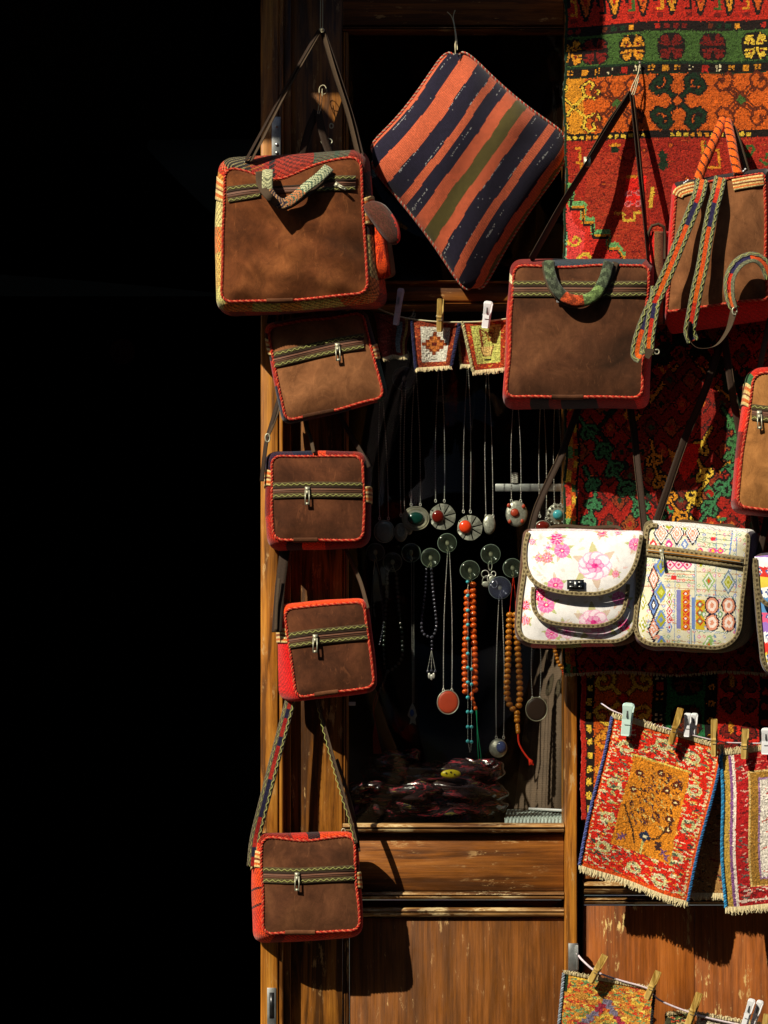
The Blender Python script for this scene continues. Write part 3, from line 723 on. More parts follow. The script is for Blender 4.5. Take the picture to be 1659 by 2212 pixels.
def gusset(par, front, back, Yb_t, Yb_b, stops, seed, bulge=.012, m=22, mat=None, tw=1.0, name='side_band', under=None):
    Ff = front.pt(front.L[:, 0], front.L[:, 1]); vb0, vb1 = back[:, 1].min(), back[:, 1].max()
    Yb = Yb_t+(Yb_b-Yb_t)*(back[:, 1]-vb0)/(vb1-vb0); Bk = W(back[:, 0], back[:, 1], Yb)
    ce = Ff.mean(0); outw = Ff-ce; outw[:, 1] = 0; outw /= np.linalg.norm(outw, axis=1)[:, None]
    k = np.linspace(0, 1, m+1)[:, None, None]
    kd = k**1.8; P = Ff[None]*(1-kd)+Bk[None]*kd+outw[None]*bulge*np.sin(math.pi*k)**.75
    n = len(Ff); img = gus_cols(stops, n, m, seed, tw, under)
    o = mk(name, P.reshape(-1, 3), gridF(m, n, True), mat or M['kilim'], par, cols=img.reshape(-1, 3))
    bc = Bk.mean(0); V = np.vstack([Bk, bc[None]]); mk('back_panel', V, [(n, (i+1) % n, i) for i in range(n)], M['suede2'], par, smooth=False)
    return P, outw
def web_band(par, P, outw, frac0, frac1):
    n = P.shape[1]; i0, i1 = int(frac0*n), int(frac1*n); Q = P[:, i0:i1+1]+outw[None, i0:i1+1]*.0016
    nn = i1-i0; kk = (np.arange(nn)+.5)/nn
    img = np.array(CREAMW)[np.clip((kk*7).astype(int), 0, 6)][None]*rng.uniform(.85, 1.15, (Q.shape[0]-1, nn, 1))
    return sheet('strap_anchor', Q, M['kilim'], par, img, solid=.0012)
def puller(par, face, u, v, h=34, w_=10.5, tilt=0, mat=None):
    mat = mat or M['nickel']
    p = face.pt(u, v, .004); ct, st_ = math.cos(R(tilt)), math.sin(R(tilt))
    q = lambda x, z, y: [p[0]+(x*ct+z*st_)/1000, p[1]-y/1000, p[2]+(-x*st_+z*ct)/1000] if False else [p[0]+(x*ct-z*st_)/1000, p[1]-y/1000, p[2]+(x*st_+z*ct)/1000]
    V, F = boxW(-5, 5, -2, 2, -4, 5); o = mk('zip_slider', [q(a, cc, b+1) for a, b, cc in V], F, mat, par, smooth=False)
    A = Acc()
    for (x0, x1, z0, z1) in ((-w_/2, -w_/2+2.2, -h, -3), (w_/2-2.2, w_/2, -h, -3), (-w_/2+2.2, w_/2-2.2, -h, -h+5), (-w_/2+2.2, w_/2-2.2, -12, -3)):
        V, F = boxW(x0, x1, 2, 4.5, z0, z1); A.add(np.array([q(a, cc, b+abs(cc)*.12) for a, b, cc in V]), F)
    A.build('zip_puller', mat, par, smooth=False)
def zipset(par, face, path, gap=12, tr=10.5):
    """zip with embroidered trims above and below"""
    p = np.array(path, float)
    face.strip('zip_tape', p, 15, .0016, M['zip'], par)
    face.tube('zip_teeth', p, .0009, .0032, M['teeth'], par)
    face.tube('zip_fold', p-[0, 5.5], .0022, .002, M['strap'], par)
    for s in (-1, 1):
        q = p+[0, s*gap]
        st_ = face.strip('embroidered_trim', q, tr, .0022, M['kilim'], par, trimcol)
        face.tube('wave_stitch', q, .0008, .0036, M['wave'], st_, wave=2.3)
def suede_bag(name, label, q, bq, Yf, Ybk, stops, mat, rad=22, brad=26, warp=None, zpath=None, pull=None, bands=True, seed=1, bulge=.012, gb=.010, group='brown suede bags with woven side bands', bandf=None, ptilt=0, wr=.002, cat='bag', tw=1.25, bwarp=None, under=None):
    q = np.array(q, float)
    t = thing(name, label, cat, W(q[:, 0].mean(), q[:, 1].max(), Yf[0]), group)
    f = Face(rquad(q, rad, 70, 20, warp=warp), Yf[0], Yf[1], bulge, wr, seed)
    f.mesh('front_panel', mat, t, 30)
    P, ow = gusset(t, f, rquad(bq, brad, 70, 20, warp=bwarp), Ybk[0], Ybk[1], stops, seed, gb, tw=tw, under=under)
    lp = f.pt(f.L[:, 0], f.L[:, 1], .001)
    rope('piping', lp, M['yarn'], t, True, PIP)
    bx_ = f.L[int(.62*len(f.L))-6:int(.62*len(f.L))+5]
    if zpath is not None: zipset(t, f, zpath)
    if pull is not None: puller(t, f, *pull, tilt=ptilt)
    for a, b in (bandf or []): web_band(t, P, ow, a, b)
    return t, f, P, ow
def seam_cover(t, f, fr0, fr1):
    n = len(f.L); s = f.pt(f.L[int(fr0*n):int(fr1*n), 0], f.L[int(fr0*n):int(fr1*n), 1], .002)
    tube('piping_join', s, .0052, M['suede2'], t, 8)
K = c(30, 24, 26); TL_ = c(24, 78, 66); WOR = c(214, 66, 20)
# the big bag, top left
def w1(u, v):
    t = np.clip((640-v)/280, 0, 1); s_ = (u-485)/300
    return u, v+t**2*(30*np.exp(-((s_-.38)/.22)**2)-8*np.exp(-((s_-.9)/.2)**2))+5*np.sin(s_*3.3)*(1-t)
b1, f1, P1, o1 = suede_bag('laptop_bag', 'largest brown suede bag with cream plaid edge and side pocket, hanging top left', [(485, 362), (779, 348), (794, 634), (479, 652)],
    [(474, 340), (792, 326), (838, 664), (478, 688)], (-.118, -.130), (-.028, -.035),
    [(0, K), (.03, c(140, 34, 22)), (.06, K), (.07, c(136, 40, 24)), (.13, c(64, 78, 60)), (.19, c(110, 34, 20)), (.26, K), (.33, K), (.36, c(196, 176, 110)), (.43, c(206, 120, 60)), (.5, c(204, 92, 34)), (.53, c(190, 180, 96)), (.59, c(206, 150, 66)), (.62, c(178, 172, 88)), (.66, c(200, 110, 44)), (.71, c(196, 184, 110)), (.76, c(204, 170, 90)), (.82, c(206, 110, 50)), (.86, c(202, 186, 120)), (.92, c(200, 130, 40)), (.95, RED), (.98, K)],
    M['suede'], rad=24, brad=34, warp=w1, seed=3, bulge=.022, gb=.014, wr=.004, under=(c(170, 52, 18), .5, .27, .76), bandf=[(.30, .345), (.905, .94)])
for s_, q in ((-1, [(491, 408), (530, 403), (560, 401)]), (-1, [(683, 389), (730, 384), (768, 384)]), (1, [(493, 433), (530, 427), (562, 421)]), (1, [(675, 411), (720, 408), (767, 407)])):
    st_ = f1.strip('embroidered_trim', q, 9, .0022, M['kilim'], b1, trimcol); f1.tube('wave_stitch', q, .0008, .0036, M['wave'], st_, wave=2.3)
zp = [(490, 421), (540, 413), (600, 410), (660, 406), (720, 397), (768, 395)]
f1.strip('zip_tape', zp, 15, .0014, M['zip'], b1); f1.tube('zip_teeth', zp, .0009, .0030, M['teeth'], b1); f1.tube('zip_fold', np.array(zp)-[0, 6], .0024, .002, M['strap'], b1)
seam_cover(b1, f1, .60, .645)
def handcol(L, k):
    i = (np.sin(L/9+np.abs(k-.5)*9) > 0)[..., None]; seg = ((L/42).astype(int) % 3)[..., None]
    a = np.where(seg == 0, np.array(c(196, 196, 150)), np.where(seg == 1, np.array(c(200, 120, 70)), np.array(c(56, 60, 66))))
    return np.where(i, a, a*.5)*rng.uniform(.85, 1.15, L.shape+(1,))
def hcol1(L, k):
    ch = ((L/4.2+np.abs(k-.5)*5) % 2 < .8)[..., None]
    a = np.where((L < 62)[..., None], np.array(c(206, 204, 156)), np.where((L < 118)[..., None], np.array(c(66, 54, 66)), np.where((L < 160)[..., None], np.array(c(206, 130, 82)), np.array(c(196, 200, 158)))))
    b = np.where((L < 62)[..., None], np.array(c(120, 122, 92)), np.where((L < 118)[..., None], np.array(c(200, 150, 100)), np.array(c(90, 110, 90))))
    return np.where(ch, b, a)*rng.uniform(.6, .9, L.shape+(1,))
ribbon('carry_handle', [(579, 370, -0.135), (578, 384, -0.161), (579, 412, -0.166), (592, 432, -0.169), (612, 441, -0.170), (634, 430, -0.169), (664, 404, -0.165), (690, 384, -0.159), (710, 364, -0.135)], .021, M['kilim'], b1, hcol1, 8, step=.0025, curl=.002, thick=.003, twist=(0, 0, 5, 10, 20, 10, 0))
ribbon('handle_lining', [(560, 372, -0.131), (563, 398, -0.145), (580, 424, -.19), (610, 446, -0.159), (648, 428, -0.155), (714, 372, -0.131)], .016, M['strapg'], b1, None, 4, thick=.003)
puller(b1, f1, 742-14, 400, 22, 6, 60)
for q, nm in (([(530, 350, -.10), (556, 302, -.07), (616, 192, -.05), (690, 64, -.03)], 0), ([(541, 350, -.10), (566, 304, -.08), (622, 194, -.06), (693, 66, -.03)], 1), ([(783, 340, -.10), (760, 250, -.07), (728, 150, -.05), (699, 68, -.03)], 0), ([(775, 338, -.10), (752, 246, -.08), (722, 152, -.06), (697, 66, -.03)], 1)):
    ribbon('shoulder_strap', q, .016, M['strapg' if nm else 'strap'], b1, None, 3, twist=(58, 62, 66, 62, 58))
tube('stud', W(np.array([527, 529]), np.array([351, 351]), np.array([-0.131, -0.131])), .003, M['nickel'], b1, 8)
# side pocket of the big bag
pk = Face(rquad([(800, 448), (826, 446), (846, 596), (806, 610)], 10, n1=16, n2=6), -.095, -.095, .018, .001, 5)
gp = mk('side_pocket', *(lambda V, F: (V, F))(*(lambda L: (lambda n, P: (P.reshape(-1, 3), gridF(6, n, True)))(len(L), np.stack([W(L[:, 0]+(825-L[:, 0])*(1-math.cos(k*math.pi/2/6))*0+k*1.6, L[:, 1], -.10+.012*k) for k in range(7)])))(pk.L)), M['suede2'], b1)
cvp = Canvas(790, 430, 870, 620, 2, c(220, 70, 20))
for y in range(430, 620, 6): cvp.line([(790, y+10), (870, y-10)], 2, c(150, 34, 12))
pk.mesh('pocket_front', M['kilim'], b1, 14, lambda u, v: cvp.sample(u, v))
cvf = Canvas(780, 430, 870, 540, 2, c(72, 44, 30)); 
for y in range(-80, 130, 5): cvf.line([(780, 430+y), (870, 520+y)], 2, c(84, 44, 34))
cvf.line([(850, 465), (862, 497), (862, 530)], 13, c(214, 40, 16))
fl = Face(catmull([(788, 444), (806, 437), (832, 448), (856, 482), (862, 515), (852, 527), (832, 512), (808, 480), (792, 456), (788, 444)], 8)[:-1], -.120, -.135, .014, .0005, 2)
fl.mesh('pocket_flap', M['kilim'], b1, 12, lambda u, v: cvf.sample(u, v), solid=.004)
tube('flap_binding', fl.pt(fl.L[:, 0], fl.L[:, 1], .0), .0018, M['strapg'], b1, 6, True)

def string(name, label, pts, mats='string', r=.0008):
    A = Acc()
    for q in pts:
        p = resample(catmull(W(*np.array(q, float).T)), .004); V, F = tubeVF(p, r, 5); A.add(V, F)
    return tag(A.build(name, M[mats]), label, 'string')
s_ = string('hanging_string', 'pale string loop holding the straps of the largest suede bag', [[(692, 66, -.035), (693, -40, -.01), (695, -160, .0)], [(697, 66, -.035), (697, -40, -.01), (696, -160, .0)], [(690, 62, -.035), (695, 70, -.045), (701, 66, -.04), (696, 60, -.035), (690, 65, -.04)]])
V, F = lathe([(.0001, .005), (.0035, .003), (.005, 0), (.0035, -.003), (.0001, -.005)], 12); mk('knot', V+W(696, 65, -.042), F, M['string'], s_)

SMALL = 'small brown suede crossbody bags in a column'
b2, f2, P2, o2 = suede_bag('crossbody_bag', 'tilted small suede bag just under the largest bag, half in shade', [(577, 706), (783, 676), (829, 860), (617, 910)], [(572, 700), (792, 668), (840, 862), (612, 918)],
    (-.055, -.07), (-.010, -.014), [(0, DRED), (.16, K), (.28, K), (.36, TL_), (.44, K), (.47, TL_), (.5, RED), (.56, K), (.74, NAV), (.82, RED), (.88, K), (.95, WOR)], M['suede3'], rad=20, brad=24,
    zpath=[(592, 778), (650, 764), (720, 748), (786, 737)], pull=(729, 747), seed=8, group=SMALL, bandf=[(.32, .36), (.895, .935)], ptilt=4, gb=.007)
seam_cover(b2, f2, .6, .68)
for q in ([(684, 240, .0), (664, 290, -.015), (640, 400, -.03), (584, 700, -.03)], [(687, 240, .0), (700, 300, -.015), (740, 420, -.03), (795, 690, -.02)]):
    ribbon('shoulder_strap', q, .017, M['strap'], b2, None, 3, twist=20)
ring_ = lambda u, v, Y, a, b: mk('strap_buckle', *tubeVF(W(u+a*np.cos(np.linspace(0, 6.28, 16, endpoint=False)), v+b*np.sin(np.linspace(0, 6.28, 16, endpoint=False)), Y), .0014, 6, True), M['nickel'], b2)
ring_(716, 272, .0, 4, 5); ring_(706, 306, -.005, 12, 7)
string('hanging_string', 'frayed pale string with a curl above the dark strap near the hinge', [[(686, 246, -.004), (690, 215, -.003), (690, 190, .02), (700, 184, .02), (706, 196, .015), (700, 204, .02), (694, 198, .02)], [(689, 246, -.004), (695, 225, .01), (696, 192, .02)]])

b3, f3, P3, o3 = suede_bag('crossbody_bag', 'upright small suede bag with navy and red edge, third down the column', [(587, 985), (783, 985), (786, 1168), (590, 1167)], [(571, 976), (799, 978), (801, 1184), (578, 1191)],
    (-.052, -.060), (-.008, -.012), [(0, NAV), (.06, NAV), (.085, WOR), (.12, DRED), (.24, K), (.30, NAV), (.36, DRED), (.5, c(120, 20, 16)), (.58, WOR), (.64, K), (.68, RED), (.8, DRED), (.88, c(120, 22, 16)), (.93, NAV)], M['suede5'], rad=22, brad=34,
    zpath=[(590, 1060), (650, 1058), (720, 1058), (783, 1059)], pull=(664, 1057), seed=12, group=SMALL, bandf=[(.315, .36), (.885, .93)], gb=.009)
seam_cover(b3, f3, .6, .67)
ribbon('shoulder_strap', [(566, 1040, -.05), (571, 990, -.05), (577, 950, -.04), (590, 905, -.03), (603, 860, -.012)], .010, M['strap'], b3, None, 3, twist=30)
ribbon('shoulder_strap', [(579, 945, -.045), (592, 915, -.035), (608, 870, -.02)], .006, M['strapg'], b3, None, 3, twist=30)
ribbon('shoulder_strap', [(798, 1010, -.05), (785, 985, -.04), (752, 930, .01), (720, 870, .03)], .010, M['strap'], b3, None, 3, twist=30)
ribbon('top_loop', [(678, 978, -.06), (672, 950, -.03), (662, 918, -.015), (660, 890, -.01)], .008, M['strapg'], b3, None, 3, twist=20)
V, F = tubeVF(W(578+5*np.cos(np.linspace(0, 6.28, 20, endpoint=False)), 946+9*np.sin(np.linspace(0, 6.28, 20, endpoint=False)), -.055), .0016, 6, True); mk('strap_ring', V, F, M['nickel'], b3)

b4, f4, P4, o4 = suede_bag('crossbody_bag', 'small suede bag turned aside showing its bright red side, fourth down', [(613, 1316), (786, 1300), (809, 1484), (641, 1507)], [(598, 1306), (794, 1292), (812, 1494), (602, 1516)],
    (-.052, -.060), (-.008, -.012), [(0, WOR), (.22, RED), (.3, c(150, 30, 20)), (.45, DRED), (.5, c(180, 26, 18)), (.75, c(196, 20, 18)), (.9, c(200, 24, 20)), (.94, WOR)], M['suede5'], rad=20, brad=28,
    zpath=[(624, 1384), (680, 1376), (740, 1370), (794, 1365)], pull=(681, 1376), seed=21, group=SMALL, bandf=[(.875, .915)], gb=.008, tw=.5)
seam_cover(b4, f4, .59, .67)
def strapcol(L, k):
    a = np.abs(k-.5); out = np.empty(L.shape+(3,)); out[:] = np.array(c(98, 88, 70))
    mid = a < .2; sg = (np.floor(L/34+np.sin(L/50)).astype(int) % 3)
    pal = np.array([c(150, 26, 24), c(30, 28, 56), c(160, 40, 30)]); cc = pal[sg]; out[mid] = cc[mid]
    return out*rng.uniform(.75, 1.2, L.shape+(1,))
ribbon('shoulder_strap', [(598, 1366, -.06), (601, 1320, -.05), (606, 1260, -.03), (616, 1185, -.012)], .022, M['strap'], b4, None, 3, twist=10)
ribbon('shoulder_strap', [(596, 1362, -.065), (598, 1310, -.055), (603, 1250, -.04)], .006, M['strapg'], b4, None, 3, twist=10)
ribbon('shoulder_strap', [(795, 1315, -.05), (780, 1260, -.02), (765, 1225, .0), (745, 1180, .03)], .009, M['strapg'], b4, None, 3, twist=30)

def w5(u, v): t = np.clip((1930-v)/120, 0, 1); s_ = (u-565)/200; return u, v+t**2*12*np.exp(-((s_-.45)/.25)**2)
b5, f5, P5, o5 = suede_bag('crossbody_bag', 'lowest small suede bag with orange plaid side, hanging from a patterned strap', [(564, 1806), (764, 1806), (777, 2010), (570, 2018)], [(545, 1800), (767, 1798), (780, 2024), (546, 2040)],
    (-.052, -.060), (-.010, -.014), [(0, DRED), (.06, c(190, 40, 20)), (.1, K), (.13, WOR), (.24, RED), (.3, K), (.36, c(180, 40, 20)), (.5, WOR), (.56, c(200, 48, 20)), (.66, DRED), (.69, WOR), (.74, c(206, 50, 20)), (.80, K), (.805, c(196, 64, 24)), (.84, K), (.845, WOR), (.9, c(216, 60, 24)), (.95, DRED)], M['suede2'], rad=22, brad=30, warp=w5,
    zpath=[(569, 1890), (640, 1892), (700, 1889), (766, 1886)], pull=(642, 1890), seed=33, group=SMALL, bandf=[(.32, .36), (.89, .93)], gb=.009)
seam_cover(b5, f5, .59, .67)
rb = ribbon('shoulder_strap', [(545, 1872, -.045), (552, 1810, -.045), (574, 1720, -.05), (598, 1625, -.035), (628, 1512, -.015)], .024, M['kilim'], b5, strapcol, 12, step=.003, twist=-8)
def onribbon(pts, off, wave, wl, r, mat, par, name='wave_stitch', lift=.002):
    p = resample(catmull(W(*np.array(pts, float).T)), .0015); T, N_, B = frames(p); x = np.arange(len(p))*.0015/wl
    q = p+B*(off+wave*(2*np.abs(2*(x % 1)-1)-1))[:, None]+N_*lift; tube(name, q, r, mat, par, 5)
PS = [(545, 1872, -.045), (552, 1810, -.045), (574, 1720, -.05), (598, 1625, -.035), (628, 1512, -.015)]
for of in (-.0075, .0075): onribbon(PS, of, .0022, .016, .0008, M['wave'], rb)
ribbon('shoulder_strap', [(770, 1822, -.06), (757, 1770, -.055), (742, 1716, -.045), (715, 1620, -.02), (690, 1530, .0), (684, 1500, .01)], .012, M['strapg'], b5, None, 3, twist=50)
onribbon([(765, 1815, -.062), (752, 1765, -.06), (736, 1716, -.05), (709, 1620, -.025), (686, 1530, -.005)], 0, .0018, .016, .0008, M['wave'], b5)
ribbon('shoulder_strap', [(776, 1840, -.05), (768, 1780, -.045), (752, 1716, -.03), (728, 1640, -.01)], .008, M['strap'], b5, None, 3, twist=40)
V, F = tubeVF(W(742+4*np.cos(np.linspace(0, 6.28, 16, endpoint=False)), 1795+5*np.sin(np.linspace(0, 6.28, 16, endpoint=False)), -.03), .0012, 5, True); mk('strap_ring', V, F, M['nickel'], b5)

# laptop bag in front of the carpet
b6, f6, P6, o6 = suede_bag('laptop_bag', 'large square suede bag with green woven handle hanging before the red carpet', [(1109, 576), (1401, 574), (1387, 858), (1095, 857)], [(1104, 559), (1416, 561), (1402, 884), (1090, 884)],
    (-.14, -.15), (-.05, -.06), [(0, DRED), (.05, c(40, 52, 60)), (.2, DRED), (.28, RED), (.4, c(190, 30, 20)), (.5, c(120, 18, 14)), (.56, K), (.62, DRED), (.64, K), (.67, c(160, 26, 18)), (.75, RED), (.9, c(130, 20, 16)), (.93, CRM), (.945, DRED)], M['suede2'], rad=22, brad=26,
    zpath=[(1108, 624), (1200, 624), (1300, 625), (1396, 624)], seed=41, gb=.008, tw=.5, bulge=.015)
seam_cover(b6, f6, .585, .64)
def grcol(L, k):
    i = (np.sin(L/4.0+np.abs(k-.5)*8) > 0)[..., None]; seg = (np.floor(L/46).astype(int) % 4)[..., None]
    a = np.where(seg == 0, np.array(c(84, 96, 70)), np.where(seg == 1, np.array(c(70, 76, 60)), np.where(seg == 2, np.array(c(190, 76, 36)), np.array(c(116, 140, 80)))))
    return np.where(i, a, a*.45)*rng.uniform(.85, 1.15, L.shape+(1,))
ribbon('carry_handle', [(1186, 566, -.145), (1188, 590, -0.156), (1200, 622, -0.171), (1225, 645, -0.176), (1256, 650, -0.176), (1284, 638, -0.173), (1304, 606, -0.164), (1315, 568, -.148)], .020, M['kilim'], b6, grcol, 7, curl=.0025, thick=.004)
ribbon('handle_lining', [(1178, 566, -.142), (1180, 590, -0.146), (1192, 624, -0.161), (1225, 655, -0.166), (1262, 655, -0.166), (1296, 636, -0.161), (1318, 600, -0.151), (1330, 568, -.142)], .014, M['strapg'], b6, None, 4, thick=.003)
puller(b6, f6, 1207, 632, 22, 10, 0, M['whitepl'])
for q, wd in (([(1362, 204, -.045), (1320, 270, -.06), (1275, 345, -.08), (1215, 440, -.10), (1146, 562, -.12)], .010), ([(1358, 206, -.045), (1312, 272, -.062), (1268, 348, -.084)], .008), ([(1363, 204, -.045), (1372, 290, -.06), (1383, 400, -.08), (1392, 480, -.10), (1400, 566, -.12)], .009), ([(1368, 206, -.045), (1379, 300, -.06), (1390, 420, -.08), (1396, 500, -.1)], .005)):
    ribbon('shoulder_strap', q, wd*2.8, M['strapg' if wd < .0085 else 'strap'], b6, None, 3, twist=68)
V, F = boxW(-.007, .007, -.003, .003, -.010, .010); mk('strap_buckle', V+W(1268, 350, -.088), F, M['nickel'], b6, smooth=False)
st_ = string('hanging_string', 'three white strands knotted on the nail over the square suede bag', [[(1382, 138, -.03), (1378, 160, -.04), (1366, 185, -.045), (1360, 205, -.047)], [(1382, 138, -.03), (1377, 165, -.04), (1370, 190, -.046), (1364, 206, -.048)], [(1383, 138, -.03), (1379, 170, -.04), (1374, 190, -.044), (1369, 206, -.046)]], r=.0011)
V, F = lathe([(.0001, .004), (.0034, .002), (.003, 0), (.0012, -.001), (.0012, -.04)], 10); tag(mk('nail', V+W(1382, 136, -.03), F, M['steel']), 'small nail head on the green carpet band above the square suede bag', 'nail')

# tote bag with loose patterned straps
b7, f7, P7, o7 = suede_bag('tote_bag', 'tan suede tote with orange rope handles and dangling patterned straps', [(1460, 408), (1651, 374), (1657, 646), (1440, 672)], [(1452, 396), (1664, 362), (1668, 690), (1446, 724)],
    (-.12, -.13), (-.035, -.045), [(0, K), (.26, RED), (.5, c(180, 22, 16)), (.76, c(190, 24, 16)), (.98, K)], M['suede3'], rad=10, brad=14, seed=51, gb=.008, tw=.3)
for q in ([(1463, 424), (1468, 415), (1485, 408), (1502, 404)], [(1583, 400), (1615, 394), (1650, 389)]): f7.strip('webbing_hem', q, 24, .003, M['kilim'], b7, webcol, 7)
def orcol(L, k): i = (np.sin(L/3.3+k*6) > .75)[..., None]; return np.where(i, np.array(c(60, 30, 18)), np.array(c(222, 92, 20)))*rng.uniform(.85, 1.15, L.shape+(1,))
for q in ([(1507, 392, -.118), (1522, 350, -.105), (1545, 300, -.08), (1562, 260, -.05)], [(1594, 378, -.118), (1586, 340, -.105), (1579, 300, -.08), (1570, 262, -.05)]): ribbon('rope_handle', q, .014, M['kilim'], b7, orcol, 8, step=.002, curl=.005, thick=.004)
for q in ([(1500, 400, -.08), (1530, 345, -.07), (1560, 270, -.04)], [(1616, 378, -.08), (1602, 330, -.07), (1588, 285, -.05), (1570, 258, -.03)]): ribbon('handle_lining', q, .012, M['strapg'], b7, None, 3)
TA = [(1517, 388, -.122), (1508, 425, -.155), (1492, 465, -.165), (1470, 520, -.175), (1444, 585, -.18), (1420, 640, -.18), (1398, 685, -.18), (1382, 730, -.178), (1376, 765, -.176), (1386, 772, -.182)]
TA2 = [(1400, 766, -.184), (1402, 730, -.185), (1408, 690, -.185), (1414, 655, -.18), (1418, 620, -.17)]
TB = [(1556, 384, -.122), (1548, 420, -.15), (1540, 450, -.158), (1528, 510, -.165), (1518, 570, -.168), (1505, 630, -.168), (1494, 690, -.160), (1490, 716, -.155), (1497, 738, -.152)]
TC = [(1492, 695, -.16), (1487, 728, -.155), (1506, 752, -.15), (1545, 748, -.145), (1572, 715, -.15), (1586, 672, -.16)]
TD = [(1586, 668, -.162), (1577, 640, -.165), (1577, 600, -.172), (1596, 568, -.175), (1626, 556, -.172), (1650, 570, -.165), (1664, 600, -.16)]
def st2(L, k):
    a = np.abs(k-.5); out = np.empty(L.shape+(3,)); out[:] = np.array(c(104, 104, 80))
    mid = a < .19; sg = (np.floor(L/52+.6*np.sin(L/60)).astype(int) % 4); pal = np.array([c(210, 90, 22), c(190, 44, 22), c(40, 34, 70), c(206, 76, 24)]); cc = pal[sg]; out[mid] = cc[mid]
    return out*rng.uniform(.75, 1.2, L.shape+(1,))
for P_, wd in ((TA, .027), (TA2, .024), (TB, .026)):
    o = ribbon('loose_strap', P_, wd, M['kilim'], b7, st2, 12, step=.003)
    for of in (-wd*.32, wd*.32): onribbon(P_, of, .0022, .015, .0009, M['wave'], o, lift=.0025)
ribbon('loose_strap', TC, .020, M['strapg'], b7, None, 4, twist=(60, 75, 80, 70, 50))
o = ribbon('loose_strap', TD, .026, M['kilim'], b7, st2, 12, step=.003, twist=(70, 40, 20, 20, 10))
for of in (-.008, .008): onribbon(TD, of, .0022, .015, .0009, M['wave'], o, lift=.003)
V, F = tubeVF(W(1587+5*np.cos(np.linspace(0, 6.28, 20, endpoint=False)), 672+8*np.sin(np.linspace(0, 6.28, 20, endpoint=False)), -.165), .0016, 6, True); mk('strap_ring', V, F, M['nickel'], b7)
V, F = tubeVF(W(1419+5*np.cos(np.linspace(0, 6.28, 20, endpoint=False)), 760+5*np.sin(np.linspace(0, 6.28, 20, endpoint=False)), -.185), .0014, 6, True); mk('strap_ring', V, F, M['nickel'], b7)
mk('leather_tip', np.vstack([W(np.array([1391, 1415, 1402, 1394]), np.array([752, 754, 776, 772]), -.188), W(np.array([1391, 1415, 1402, 1394]), np.array([752, 754, 776, 772]), -.185)]), [(0, 1, 2, 3), (7, 6, 5, 4), (0, 4, 5, 1), (1, 5, 6, 2), (2, 6, 7, 3), (3, 7, 4, 0)], M['strapg'], b7, smooth=False)
# side pocket seen left of the tote
cvs = Canvas(1396, 480, 1450, 700, 2, c(196, 30, 20)); cvs.rect(1414, 400, 1432, 800, c(112, 76, 48)); cvs.rect(1432, 400, 1436, 800, c(46, 34, 28))
for y in range(470, 720, 5): cvs.line([(1396, y), (1412, y-6)], 1.5, c(120, 20, 14))
U, V = np.meshgrid(np.linspace(1397, 1446, 22), np.linspace(500, 700, 60)); Y = -.085-.022*np.sin((U-1397)/49*math.pi)
sheet('side_pocket', W(U, V, Y), M['kilim'], b7, cvs.sample((U[:-1, :-1]+U[1:, 1:])/2, (V[:-1, :-1]+V[1:, 1:])/2), solid=.003)
tube('pocket_rim', W(np.array([1399, 1400, 1408, 1422, 1434, 1437, 1436]), np.array([540, 505, 488, 484, 490, 508, 560]), np.array([-.10, -.105, -.108, -.11, -.108, -.1, -.1])), .0034, M['strapg'], b7, 6)
for u, v in ((1478, 398), (1482, 395), (1486, 392), (1606, 372), (1610, 368)):
    V, F = lathe([(.0001, .003), (.002, .002), (.0022, 0)], 8); mk('rivet', V+W(u, v-2, -.122), F, M['whitepl'], b7)

b8, f8, P8, o8 = suede_bag('crossbody_bag', 'light tan suede bag cut off by the right edge of the photo', [(1628, 806), (1820, 800), (1790, 1110), (1590, 1096)], [(1612, 800), (1830, 794), (1800, 1124), (1576, 1108)],
    (-.12, -.13), (-.05, -.055), [(0, RED), (.25, DRED), (.75, c(170, 26, 18)), (.82, DRED), (.86, c(200, 40, 24)), (.93, c(50, 96, 56)), (.965, RED)], M['suede4'], rad=24, brad=28,
    zpath=[(1624, 890), (1660, 894), (1720, 897), (1800, 899)], pull=(1640, 893), seed=61, bandf=[(.905, .94)], tw=.4)
for q in ([(1640, 800, -.09), (1660, 700, -.06), (1690, 560, -.02)],): ribbon('shoulder_strap', q, .012, M['strapg'], b8)

# ------------------------------------------------------------------ printed satchels
BRAID = [c(112, 98, 66), c(70, 60, 40), c(124, 110, 78)]
def braid(L, k): i = (np.sin(L/1.6) > 0)[..., None]; return np.where(i | (np.abs(k-.5) > .33)[..., None], np.array(c(146, 130, 94)), np.array(c(84, 70, 46)))*rng.uniform(.85, 1.1, L.shape+(1,))
def braid_dark(L, k): return braid(L, k)*.55
def leaf_(cv, x, y, a, l, w_, col):
    t = np.linspace(0, 1, 8); ca, sa = math.cos(a), math.sin(a); up_ = [(x+ca*l*q-sa*w_*math.sin(math.pi*q), y+sa*l*q+ca*w_*math.sin(math.pi*q)) for q in t]
    dn = [(x+ca*l*q+sa*w_*math.sin(math.pi*q), y+sa*l*q-ca*w_*math.sin(math.pi*q)) for q in t[::-1]]; cv.poly(up_+dn, col)
PK = [c(226, 60, 140), c(232, 120, 176), c(240, 176, 206), c(190, 40, 120)]
